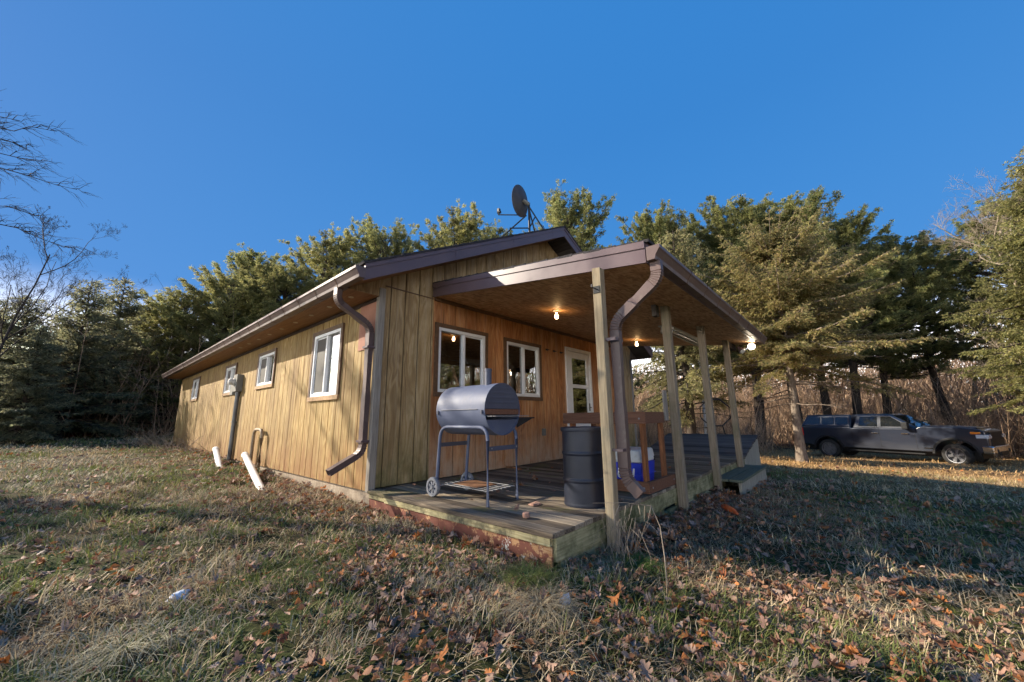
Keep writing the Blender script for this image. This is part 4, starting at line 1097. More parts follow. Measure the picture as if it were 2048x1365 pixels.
# wooden rack on the deck edge
rk = thing('wooden_rack', 'red brown stained lumber rack with a waist high rail standing on the deck edge', 'rack', (1.79, -2.73, 0.0))
def rb(name, mat, *boxes, **k):
    m = MB()
    for b in boxes: m.box(*b)
    return m.build(name, MAT[mat], rk, bevel=.004, **k)
rb('base_rail', 'rack_rail', (0, .0, .003, .042, 1.08, .125)); rb('base_rail', 'rack_rail', (.043, 0, .003, .82, .042, .125)); rb('base_rail', 'rack_rail', (.043, 1.04, .003, .82, 1.08, .125))
for (x, y) in ((.045, .045), (.045, .985), (.585, .045), (.585, .985)): rb('upright', 'rack_wood', (x, y, .004, x + .092, y + .04, .752))
rb('top_rail', 'rack_rail', (0, -.01, .753, .042, 1.10, .888)); rb('top_rail', 'rack_rail', (.043, 0, .755, .62, .042, .886)); rb('top_rail', 'rack_rail', (.043, 1.05, .755, .62, 1.09, .886))
rb('weathered_board', 'grey_board', (.60, -.022, .78, .72, -.001, 1.155))
m = MB()
for (x, y, z) in ((-.003, .06, .81), (-.003, .06, .06)): m.lathe([(.012, 0), (.011, -.004), (0, -.006)], (x, y, z), 10, 'x')
for (x, z) in ((.09, .06), (.75, .07)): m.lathe([(.012, 0), (.011, -.004), (0, -.006)], (x, -.003, z), 10, 'y')
m.build_each('bolt', MAT['chrome_wire'], rk)

# cooler
cl = thing('cooler', 'blue and white plastic drinks cooler standing on the deck inside the wooden rack', 'cooler', (2.17, -2.40, 0.0), R_(4))
m = MB(); m.hexa([(-.22, -.15, 0.004), (.22, -.15, .004), (.22, .15, .004), (-.22, .15, .004)], [(-.25, -.175, .30), (.25, -.175, .30), (.25, .175, .30), (-.25, .175, .30)])
m.box(-.253, -.178, .155, .253, .178, .165)
m.build('body', MAT['cooler_blue'], cl, bevel=.02, seg=3)
m = MB(); m.hexa([(-.26, -.185, .303), (.26, -.185, .303), (.26, .185, .303), (-.26, .185, .303)], [(-.24, -.165, .45), (.24, -.165, .45), (.24, .165, .45), (-.24, .165, .45)])
m.build('lid', MAT['cooler_white'], cl, bevel=.025, seg=3)
P, _ = bend([(-.262, -.09, .24), (-.30, -.09, .14), (-.30, .09, .14), (-.262, .09, .24)], .04, 5)
MB().tube(P, .011, 8).build('handle', MAT['cooler_white'], cl, smooth=True)
m = MB(); m.box(.20, -.19, .30, .225, -.176, .35); m.box(.255, -.12, .30, .268, -.08, .345); m.build_each('latch', MAT['black_iron'], cl)

# bits on the deck
m = MB(); m.lathe([(0, 0), (.028, .002), (.031, .015), (.030, .042), (.0, .045)], (0, 0, 0), 14)
o = m.build('wood_chunk', MAT['chunk'], None, bevel=.003); o.location = (.20, -2.30, .004); o.rotation_euler = (R_(0), R_(0), .4); tag(o, 'short pinkish sawn wood chunk lying near the front edge of the deck', 'wood chunk')
m = MB(); m.hexa([(-.06, -.03, 0), (.05, -.04, 0), (.07, .03, 0), (-.05, .04, 0)], [(-.06, -.03, .02), (.05, -.04, .012), (.07, .03, .024), (-.05, .04, .012)])
o = m.build('bark_chip', MAT['chunk'], None, bevel=.004); o.location = (.62, -2.06, .004); tag(o, 'flat pinkish bark chip on the deck between the grill and the drum', 'bark chip')
m = MB(); m.tube([(2.44, -.02, .022), (2.42, -.2, .03), (2.36, -.42, .022)], [.014, .016, .012], 7)
o = m.build('stick', MAT['rust'], None, smooth=True); tag(o, 'reddish brown stick lying on the deck by the wall', 'stick')
Pn = 70
x = rng.uniform(0.05, 6.3, Pn); y = rng.uniform(-2.65, -.1, Pn)
V, T, c = leaves(x, y, .08, oak_outline(), .0); V[:, 2] += np.repeat(0.006 - gz(x, y), len(V) // Pn)
o = np_mesh('deck_leaves', V, None, T, [MAT['litter']], c); tag(o, 'dry leaves and leaf scraps scattered on the deck boards', 'leaf litter', kind='stuff')

# orange thing in the leaves
z = G(3.0, -3.2)
m = MB(); m.tube([(3.16, -3.09, z + .05), (3.10, -3.14, z + .055), (2.95, -3.25, z + .05), (2.86, -3.32, z + .045)], [.022, .042, .040, .014], 10)
o = m.build('orange_float', MAT['orange'], None, smooth=True); tag(o, 'orange tapered plastic piece lying among leaves on the shaded lawn', 'plastic piece')

# drain pipes
def pipe(label, a, b, r):
    m = MB(); a, b = Vector(a), Vector(b)
    m.tube([a, b], r, 18, cap=False); m.tube([b, a], r * .86, 18, cap=False)
    d = (b - a).normalized(); m.tube([a - d * .0, a + d * .14], r * 1.12, 18, cap=False)
    o = m.build('drain_pipe', MAT['pvc'], None, smooth=True); tag(o, label, 'pipe', 'white drain pipes')
pipe('white plastic pipe slanting into the lawn, the farther one beside the meter conduit', (-.30, 6.35, .21), (-.44, 5.0, -.13), .055)
pipe('white plastic pipe slanting into the lawn, the nearer one below the bent vent pipe', (-.26, 4.22, .20), (-.52, 2.05, -.20), .052)

# satellite dish
sd = thing('satellite_dish', 'dark satellite dish on a tripod mast on top of the cabin roof', 'satellite dish', (3.71, .38, 4.74))
def S(x, y, z): return (x - 3.71, y - .38, z - 4.74)
m = MB(); m.tube([S(3.71, .38, 4.70), S(3.71, .38, 5.62)], .026, 10); m.build('mast', MAT['black_iron'], sd, smooth=True)
for a, b in (((3.66, .42, 5.33), (2.98, 1.20, 4.36)), ((3.70, .386, 5.57), (4.02, .03, 4.72)), ((3.71, .38, 5.50), (3.80, .26, 4.76))):
    MB().tube([S(*a), S(*b)], .017, 8).build('strut', MAT['black_iron'], sd, smooth=True)
MB().tube([S(3.41, .71, 5.02), S(3.71, .38, 5.02)], .015, 8).build('strut', MAT['black_iron'], sd, smooth=True)
MB().tube([S(3.79, .28, 5.28), S(3.71, .38, 5.02)], .015, 8).build('strut', MAT['black_iron'], sd, smooth=True)
c = Vector(S(3.57, .53, 5.69)); nrm = Vector((-.12, .98, .10)).normalized()
sx_ = nrm.cross(Vector((0, 0, 1))).normalized(); sy_ = sx_.cross(nrm)
m = MB(); rings = 8; nn = 32; vs = []; fs = []
for side_ in (0, 1):
    for i in range(rings + 1):
        rr = i / rings
        for j in range(nn):
            a = 2 * math.pi * j / nn
            vs.append(c + sx_ * (.33 * rr * math.cos(a)) + sy_ * (.37 * rr * math.sin(a)) + nrm * (.075 * rr * rr - .075 - side_ * .008))
o1 = (rings + 1) * nn
for i in range(rings):
    for j in range(nn):
        fs.append((i * nn + j, (i + 1) * nn + j, (i + 1) * nn + (j + 1) % nn, i * nn + (j + 1) % nn)); fs.append(tuple(o1 + q for q in (i * nn + (j + 1) % nn, (i + 1) * nn + (j + 1) % nn, (i + 1) * nn + j, i * nn + j)))
for j in range(nn): fs.append((rings * nn + j, o1 + rings * nn + j, o1 + rings * nn + (j + 1) % nn, rings * nn + (j + 1) % nn))
m.add(vs, fs)
ds = m.build('reflector', simple('dark_grey_dish', [(0.3, (0.040, 0.038, 0.042)), (0.7, (0.06, 0.056, 0.062))], rough=.5), sd, smooth=True, angle=50)
low = c - sy_ * .34 - nrm * .01
end = c + nrm * .50 - sy_ * .26 - Vector((.10, 0, 0))
MB().tube([low, end], .014, 8).build('feed_arm', MAT['black_iron'], sd, smooth=True)
m = MB(); e2 = end + sy_ * .06
m.tube([end, e2], .018, 8); m.tube([e2 + nrm * .05 - nrm * .10, e2 + nrm * .03], .035, 12); m.box(e2.x - .03, e2.y - .03, e2.z - .01, e2.x + .03, e2.y + .03, e2.z + .09)
m.build('receiver', MAT['black_iron'], sd)
m = MB(); m.tube([c - nrm * .085, Vector(S(3.71, .38, 5.60))], .05, 10); m.build('bracket', MAT['grey_metal'], sd)

# dead weed at the front post
wz = G(.75, -2.98)
m = MB(); r2 = random.Random(5)
for k in range(46):
    a = r2.uniform(0, 6.28); h = r2.uniform(.10, .34); q = r2.uniform(.10, .42)
    p0 = Vector((.66 + r2.uniform(-.10, .1), -2.93 + r2.uniform(-.08, .06), wz)); p1 = p0 + Vector((math.cos(a) * q * .5, math.sin(a) * q * .35 - .04, h)); p2 = p0 + Vector((math.cos(a) * q * 1.1, math.sin(a) * q * .7 - .1, h * r2.uniform(.4, 1.0)))
    m.tube([p0, p1, p2], [.0024, .0019, .0010], 4)
base = Vector((.30, -3.42, G(.30, -3.42)))
m.tube([base, base + Vector((.05, .02, .22)), base + Vector((.09, .05, .40)), base + Vector((.13, .12, .52))], [.004, .0036, .003, .002], 6)
m.tube([base + Vector((.13, .12, .52)), base + Vector((-.02, .25, .55)), base + Vector((-.22, .40, .56))], [.003, .002, .001], 5)
for k in range(7):
    q = base + Vector((.13 - .04 * k, .12 + .03 * k, .52 + .004 * k)); m.tube([q, q + Vector((r2.uniform(-.12, .02), r2.uniform(-.06, .04), r2.uniform(-.14, -.04)))], [.0035, .001], 4)
o = m.build('dead_weed', MAT['twig_pale'], None, smooth=True); tag(o, 'tangled dead weed stalks arching beside the foot of the front porch post', 'weed')

# octagonal hoop beyond the ramp
hx, hy = 9.3, -1.62; hz = G(hx, hy)
oc = thing('octagonal_hoop', 'thin black octagonal hoop frame standing beyond the ramp', 'hoop frame', (hx, hy, hz))
n_ = Vector((-.93, -.25, 0)).normalized(); sd_ = Vector((0, 0, 1)).cross(n_); cc = Vector((0, 0, .90 - hz + 0.0))
ring = [cc + sd_ * (.39 * math.cos(math.pi / 8 + k * math.pi / 4)) + Vector((0, 0, .39 * math.sin(math.pi / 8 + k * math.pi / 4))) for k in range(9)]
P = []
for a, b in zip(ring[:-1], ring[1:]): P += [a.lerp(b, .04), a.lerp(b, .96)]
P.append(P[0])
MB().tube(P, .017, 8).build('hoop', MAT['black_iron'], oc, smooth=True)
for s in (-1, 1): MB().tube([cc + sd_ * (.15 * s) - Vector((0, 0, .36)), Vector((0, 0, 0)) + sd_ * (.34 * s) - n_ * .25], .016, 8).build('leg', MAT['black_iron'], oc, smooth=True)

# far left: low timber frame and red thing at the edge of the trees
fz = G(-1.0, 26.0)
lf = thing('timber_frame', 'low dark timber frame with a flat top at the edge of the trees', 'timber frame', (-1.0, 26.0, fz))
m = MB(); m.box(-1.6, -.5, .42, 1.6, .5, .50); m.build('top', MAT['ramp_dark'], lf)
for x in (-1.4, -.45, .5, 1.4):
    m = MB(); m.box(x, -.42, -.05, x + .1, -.34, .42); m.box(x, .34, -.05, x + .1, .42, .42); m.prism([(x, -.34, .1), (x, -.26, .1), (x, .34, .42), (x, .26, .42)], (.08, 0, 0)); m.build('leg', MAT['ramp_dark'], lf)
rz_ = G(-2.6, 24.5)
m = MB(); m.sweep([(-3.3, 24.6, rz_ + .10), (-3.05, 24.5, rz_ + .12), (-2.1, 24.4, rz_ + .12), (-1.85, 24.4, rz_ + .13)], [(-.25, -.1), (.25, -.1), (.32, .06), (.1, .12), (-.2, .10), (-.32, .04)], (0, 0, 1), True, [.3, 1, 1, .35])
o = m.build('red_tarp', simple('faded_red_plastic', [(0.3, (.20, .025, .025)), (0.7, (.32, .05, .045))], rough=.6), None, smooth=True); tag(o, 'low faded red tarpaulin heap in the grass before the dark trees', 'tarpaulin')
# ================================================================== PICKUP TRUCK
tk = thing('pickup_truck', 'dark blue black crew cab pickup truck with a matching bed cap parked under the trees', 'pickup truck', (23.73, -3.73, G(23.73, -3.73)), R_(-111), None, 1.065)
GZF = gz0(np.array([22.35]), np.array([-7.3]))[0]; GZR = gz0(np.array([23.9]), np.array([-3.28]))[0]
tk.location.z = float(GZR) + 0.01
tk.rotation_euler = Matrix.Rotation(R_(-111), 3, 'Z').to_euler()
def paint():
    m, nt, out = new_mat('dark_metallic_paint'); N = NT(nt)
    d = N.noise(N.coords((1, 1, 1)), 2.2, 5, .6); xyz = N.n('ShaderNodeSeparateXYZ'); N.l(N.n('ShaderNodeTexCoord').outputs['Object'], xyz.inputs[0])
    dirt = N.math('MULTIPLY', N.rng(xyz.outputs[2], .45, .9, .5, .0), d)
    c = N.mix(dirt, (0.016, 0.021, 0.036), (0.07, 0.068, 0.066))
    N.bsdf(out, c, N.rng(dirt, 0, .5, .30, .6), .5, 0.0, None, coat=.5); return m
PA = paint()
BL = simple('black_trim', [(0.3, (0.010, 0.010, 0.011)), (0.7, (0.02, 0.02, 0.021))], rough=.55)
TY = simple('tyre_rubber', [(0.3, (0.016, 0.016, 0.016)), (0.7, (0.035, 0.033, 0.031))], ns=10, rough=.85)
CH = simple('chrome', [(0.3, (0.62, 0.62, 0.63)), (0.7, (0.72, 0.72, 0.73))], rough=.12, metal=1.0)
RIM = simple('machined_alloy', [(0.3, (0.14, 0.14, 0.15)), (0.7, (0.24, 0.24, 0.25))], rough=.45, metal=.5)
m, nt, out = new_mat('tinted_glass'); N = NT(nt); N.bsdf(out, (0.012, 0.014, 0.016), 0.03, .8); TG = m
RED = simple('red_lens', [(0.3, (.45, .012, .015)), (0.7, (.6, .02, .02))], rough=.15, spec=.6)
AMB = simple('amber_lens', [(0.3, (.75, .2, .02)), (0.7, (.85, .28, .04))], rough=.2, spec=.6)
CLR = simple('clear_lens', [(0.3, (.5, .52, .55)), (0.7, (.65, .67, .7))], rough=.1, spec=.7)
hw = 1.0; WB = 4.04
def arch(cx, r, n=12, zc_=.44): return [(cx + r * math.cos(math.pi * k / n), zc_ + r * math.sin(math.pi * k / n)) for k in range(n + 1)]
prof = [(-1.10, .62), (-1.14, .95), (-1.10, 1.40), (.92, 1.42), (.96, 1.37), (3.05, 1.39), (3.2, 1.47), (4.30, 1.45), (4.72, 1.39), (4.86, 1.32), (4.91, 1.02), (4.90, .62), (4.70, .58)]
prof += arch(WB, .56)[1:-1] if False else [(WB + .56, .50)] + [p for p in arch(WB, .56) if p[1] > .50][0:] + [(WB - .56, .50)]
prof += [(3.3, .50), (.6, .52), (.54, .52)] + [p for p in arch(0, .53) if p[1] > .52] + [(-.53, .55), (-.9, .60)]
m = MB()
# body sides tumble in slightly: three slabs across the width
def slab(y0_, y1_, k0, k1):
    a = [(x, y0_, z) for x, z in prof]; b = [(x, y1_, z) for x, z in prof]
    n = len(prof); m.add(a + b, [tuple(range(n - 1, -1, -1)), tuple(range(n, 2 * n))] + [(i, (i + 1) % n, n + (i + 1) % n, n + i) for i in range(n)])
slab(-hw, hw, 1, 1)
m.build('body', PA, tk, bevel=.032, seg=3)
m = MB()
for cx, r in ((WB, .56), (0, .53)):
    for s in (-1, 1):
        o_ = [(cx + (r + .07) * math.cos(math.pi * k / 14), .44 + (r + .07) * math.sin(math.pi * k / 14)) for k in range(15)]; i_ = [(cx + (r - .005) * math.cos(math.pi * k / 14), .44 + (r - .005) * math.sin(math.pi * k / 14)) for k in range(15)][::-1]
        m.prism([(x, s * (hw - .01), z) for x, z in o_ + i_], (0, s * .035, 0))
m.build_each('wheel_arch', BL, tk, bevel=.008)
def frus(name, mat, bot, top, zb, zt, bw, tw, bev=.07):
    m = MB(); m.hexa([(bot[0], -bw, zb), (bot[1], -bw, zb), (bot[1], bw, zb), (bot[0], bw, zb)], [(top[0], -tw, zt), (top[1], -tw, zt), (top[1], tw, zt), (top[0], tw, zt)])
    return m.build(name, mat, tk, bevel=bev, seg=3)
frus('cab', PA, (.98, 3.22), (1.14, 2.28), 1.34, 1.98, .965, .74)
cap_ = frus('bed_cap', PA, (-1.08, .95), (-.80, .93), 1.40, 1.96, .955, .76)
def side_q(bot, top, zb, zt, bw, tw, x0, x1, x2, x3, f0, f1, s, out_=.012):
    """window quad on a tapered side; x0,x1 bottom, x2,x3 top"""
    def yy(f): return bw + (tw - bw) * f
    def P(x, f): return (x, s * (yy(f) + out_), zb + (zt - zb) * f)
    q = [P(x0, f0), P(x1, f0), P(x3, f1), P(x2, f1)]
    mm = MB(); mm.prism(q, (0, -s * .01, 0)); return mm
cabA = ((.98, 3.22), (1.14, 2.28), 1.34, 1.98, .965, .74); capA = ((-1.08, .95), (-.80, .93), 1.40, 1.96, .955, .76)
for s in (-1, 1):
    for q in ((1.22, 1.86, 1.27, 1.86, .18, .82), (1.98, 2.86, 1.98, 2.30, .18, .82)): side_q(*cabA, *q, s).build('side_window', TG, tk, bevel=.003)
    for q in ((-.88, -.25, -.72, -.25, .22, .80), (-.18, .30, -.18, .30, .22, .80), (.36, .84, .36, .84, .22, .80)): side_q(*capA, *q, s).build('cap_window', TG, cap_, bevel=.003)
    m = MB(); 
    for x in (.965, 1.92, 3.02): m.box(x - .006, s * (hw - .004), .58, x + .006, s * (hw + .003), 1.36)
    m.build_each('door_seam', BL, tk)
    m = MB()
    for x in (1.66, 2.62): m.box(x, s * (hw + .002), 1.16, x + .22, s * (hw + .045), 1.20)
    m.build_each('door_handle', CH, tk, bevel=.008)
    m = MB(); m.box(2.72, s * (hw + .02), 1.36, 2.92, s * (hw + .24), 1.64); m.box(2.86, s * (hw - .06), 1.38, 2.92, s * (hw + .04), 1.44)
    m.build('side_mirror', BL, tk, bevel=.03)
    m = MB(); m.box(.75, s * (hw - .16), .38, 3.2, s * (hw - .0), .43); m.build('side_step', BL, tk, bevel=.01)
    m = MB(); m.box(-1.165, s * (hw - .20), .98, -.96, s * (hw + .014), 1.38); m.build('taillight', RED, tk, bevel=.02)
    m = MB(); m.box(4.62, s * (hw - .40), 1.06, 4.93, s * (hw + .010), 1.20); m.build('headlight', CLR, tk, bevel=.02)
    m = MB(); m.box(4.50, s * (hw - .05), 1.215, 4.76, s * (hw + .008), 1.30); m.build('marker_light', AMB, tk, bevel=.02)
    m = MB(); m.box(3.2, s * (hw + .002), .62, 3.46, s * (hw + .012), .66); m.build('badge', CH, tk)
m = MB(); y_ = lambda f: .965 + (.74 - .965) * f
def wsq(f, w): x = 3.22 + (2.28 - 3.22) * f; return x, 1.34 + .64 * f
xa_, za_ = wsq(.10, 0); xb_, zb2 = wsq(.88, 0)
m.prism([(xa_ + .008, -.86, za_ + .012), (xa_ + .008, .86, za_ + .012), (xb_ + .008, .70, zb2 + .012), (xb_ + .008, -.70, zb2 + .012)], (-.008, 0, -.012)); m.build('windshield', TG, tk)
m = MB(); m.box(4.87, -.72, .80, 4.925, .72, 1.29); 
for z in (.88, .97, 1.06, 1.15, 1.24): m.box(4.926, -.70, z, 4.935, .70, z + .03)
m.build('grille', BL, tk, bevel=.01)
m = MB(); m.box(4.70, -1.01, .52, 5.01, 1.01, .80); m.build('front_bumper', CH, tk, bevel=.05, seg=3)
m = MB(); m.box(4.97, -.45, .46, 5.03, .45, .60); m.box(4.91, .60, .55, 5.02, .76, .68); m.box(4.91, -.76, .55, 5.02, -.60, .68); m.build('air_dam', BL, tk)
m = MB(); m.box(-1.30, -.98, .52, -1.08, .98, .72); m.build('rear_bumper', CH, tk, bevel=.04)
m = MB(); m.box(-1.0, -.6, .30, 4.6, .6, .56); m.tube([(-.9, -.45, .42), (1.5, -.45, .42)], .06, 8); m.tube([(0, -.8, .44), (0, .8, .44)], .09, 8); m.build('chassis', BL, tk)
m = MB(); m.prism([(3.25, -.82, 1.44), (4.66, -.78, 1.39), (4.66, .78, 1.39), (3.25, .82, 1.44)], (0, 0, .065)); m.build('hood', PA, tk, bevel=.03)
for cx in (0, WB):
    for s in (-1, 1):
        steer = R_(-14) if cx > 1 else 0
        whl = MB(); yc = s * (hw - .13)
        prof_w = [(.25, -.13), (.36, -.135), (.405, -.12), (.42, -.08), (.42, .08), (.405, .12), (.36, .135), (.25, .13), (.25, -.13)]
        whl.lathe(prof_w, (0, 0, 0), 30, 'y', False)
        o = whl.build('wheel', TY, tk, smooth=True); o.location = (cx, yc, .42); o.rotation_euler = (0, 0, steer)
        m = MB(); m.lathe([(.0, s * .02), (.245, s * .02), (.249, s * .10), (.262, s * .132), (.285, s * .139), (.285, s * .120), (.249, s * .09)][::(1 if s > 0 else 1)], (0, 0, 0), 30, 'y', False)
        m.lathe([(0, s * .07), (.08, s * .075), (.085, s * .09), (0, s * .105)], (0, 0, 0), 16, 'y')
        for k in range(6):
            a = 2 * math.pi * k / 6 + .2; ca, sa = math.cos(a), math.sin(a)
            m.prism([(r_ * ca - w_ * sa, s * .075, r_ * sa + w_ * ca) for r_, w_ in ((.06, -.035), (.25, -.055), (.25, .055), (.06, .035))], (0, s * .03, 0))
        rm = m.build('rim', RIM, o, smooth=True)

# ================================================================== TREES
def diamonds(P, D, Ln, Wd, rg):
    """leaf-sized diamonds: P base, D unit direction"""
    n = len(P); rv = rg.normal(size=(n, 3)); S = np.cross(D, rv); S /= np.linalg.norm(S, axis=1)[:, None] + 1e-9
    S = S * Wd[:, None] * .5; Mid = P + D * (Ln * .45)[:, None]; T = P + D * Ln[:, None]
    V = np.stack([P, Mid + S, T, Mid - S], 1).reshape(-1, 3)
    return V, np.arange(n * 4).reshape(-1, 4)
class Limbs:
    """many tapering stems in one numpy mesh"""
    def __init__(s): s.V = []; s.Q = []; s.n = 0
    def add(s, pts, radii, k=5):
        pts = np.asarray(pts, float); n = len(pts)
        t = np.gradient(pts, axis=0); t /= np.linalg.norm(t, axis=1)[:, None] + 1e-9
        ref = np.array([0, 0, 1.0]) if abs(t[0, 2]) < .8 else np.array([1.0, .1, 0])
        u = np.cross(t, ref); u /= np.linalg.norm(u, axis=1)[:, None] + 1e-9; w = np.cross(u, t)
        a = np.arange(k) * 2 * np.pi / k
        ring = pts[:, None] + (u[:, None] * np.cos(a)[None, :, None] + w[:, None] * np.sin(a)[None, :, None]) * np.asarray(radii)[:, None, None]
        s.V.append(ring.reshape(-1, 3))
        i = np.arange(n - 1)[:, None] * k; j = np.arange(k)[None]
        q = np.stack([i + j, i + (j + 1) % k, i + k + (j + 1) % k, i + k + j], -1).reshape(-1, 4) + s.n
        s.Q.append(q); s.n += n * k
    def build(s, name, mat, parent, col=None):
        return np_mesh(name, np.concatenate(s.V), np.concatenate(s.Q), None, [mat], col, parent, smooth=True)

def needles_obj(P, D, Ln, Wd, C, rg, parent):
    V, Q = diamonds(P, D, Ln, Wd, rg)
    return np_mesh('crown', V, Q, None, [MAT['needles']], np.repeat(C, 4, axis=0), parent)

def unit(v): return v / (np.linalg.norm(v, axis=-1, keepdims=True) + 1e-9)

def spruce(root, seed, H, R, base, pal, bark, droop=.35, dens=1.0, nl=.17, nw=.045, trunk_r=.16, whorl=.30, hang=.25, shape=.8, dead=0):
    rg = np.random.default_rng(seed); lim = Limbs()
    zz = np.linspace(-.5, H, 12); wob = np.cumsum(rg.normal(0, .02, (12, 2)), axis=0)
    tr = np.c_[wob, zz]; fl = 1 + .6 * np.exp(-np.maximum(zz, 0) / .25)
    lim.add(tr, np.maximum(.012, trunk_r * (1 - np.clip(zz, 0, H) / H) ** .8 * fl), 10)
    def tp(z): return np.array([np.interp(z, zz, tr[:, 0]), np.interp(z, zz, tr[:, 1]), z])
    PP, DD, CC, LL = [], [], [], []
    z = base
    while z < H - .12:
        f = (z - base) / (H - base)
        kb = rg.integers(4, 8) if f < .9 else 3
        for _ in range(kb):
            Lb = R * ((1 - f) ** shape) * rg.uniform(.55, 1.18) * (1 - .25 * (f < .06)) + .12
            if rg.random() < .07: Lb *= .5
            a = rg.uniform(0, 2 * np.pi); up = np.radians(rg.normal(2 + 38 * f, 9))
            t = np.linspace(0, 1, 7)
            h = np.c_[np.cos(a) * Lb * t * np.cos(up), np.sin(a) * Lb * t * np.cos(up), Lb * (t * np.sin(up) - droop * t * t * (1 - f * .8) + .16 * droop * np.maximum(t - .7, 0) * 6)]
            p0 = tp(z + rg.uniform(-.1, .1)); br = p0 + h
            lim.add(br, np.maximum(.004, (.012 + .012 * Lb) * (1 - t * .9)), 4)
            nt_ = max(3, int(Lb / .105 * dens))
            tt = np.sort(rg.uniform(.12 if f > .1 else .3, 1, nt_)); 
            pc = np.stack([np.interp(tt, t, br[:, i]) for i in range(3)], -1)
            dirb = np.array([np.cos(a), np.sin(a), 0.0]); lat = np.array([-np.sin(a), np.cos(a), 0.0])
            tone = rg.normal(1, .16)
            for i in range(nt_):
                tl = (.14 + .42 * (1 - tt[i]) * Lb * .55) * rg.uniform(.6, 1.2); tl = min(tl, .75)
                s = 1 if i % 2 else -1
                d = unit(lat * s * rg.uniform(.5, 1.0) + dirb * rg.uniform(.45, .9) + np.array([0, 0, -hang * rg.uniform(.2, 1.6)]))
                q = max(2, int(tl / .055 * dens)); u = np.linspace(.05, 1, q)
                pt = pc[i] + d * (u * tl)[:, None]; pt[:, 2] -= hang * .35 * (u * tl) ** 2 * 2
                reps = 3
                P = np.repeat(pt, reps, axis=0) + rg.normal(0, .012, (q * reps, 3))
                Dn = unit(np.repeat(d[None], q * reps, 0) * .9 + rg.normal(0, .55, (q * reps, 3)) + np.array([0, 0, .10 - hang * .35]))
                PP.append(P); DD.append(Dn)
                cm = pal[rg.choice(len(pal), q * reps)] * (tone * rg.normal(1, .14, (q * reps, 1)))
                CC.append(cm); LL.append(np.full(q * reps, nl) * rg.uniform(.6, 1.25, q * reps))
        z += whorl * rg.uniform(.7, 1.3) * (1 - .35 * f)
    # dead lower limbs
    for _ in range(dead):
        z = rg.uniform(base * .55, base * 1.15); a = rg.uniform(0, 2 * np.pi); Lb = R * rg.uniform(.4, .85); t = np.linspace(0, 1, 6)
        br = tp(z) + np.c_[np.cos(a) * Lb * t, np.sin(a) * Lb * t, -.10 * Lb * t + .05 * np.sin(t * 6 + a)]
        lim.add(br, .022 * (1 - t * .85), 4)
        for k in range(7):
            q = rg.uniform(.25, 1); p = np.array([np.interp(q, t, br[:, i]) for i in range(3)]); dd = unit(np.array([np.cos(a + rg.normal(0, .8)), np.sin(a + rg.normal(0, .8)), rg.normal(-.2, .3)]))
            lim.add(np.stack([p, p + dd * .25, p + dd * .5 + np.array([0, 0, -.06])]), [.008, .006, .003], 3)
    lim.build('trunk', bark, root)
    P = np.concatenate(PP); D = np.concatenate(DD); C = np.clip(np.concatenate(CC), .004, 1); Ln = np.concatenate(LL)
    needles_obj(P, D, Ln, np.full(len(P), nw) * rg.uniform(.7, 1.3, len(P)), C, rg, root)
    return len(P)

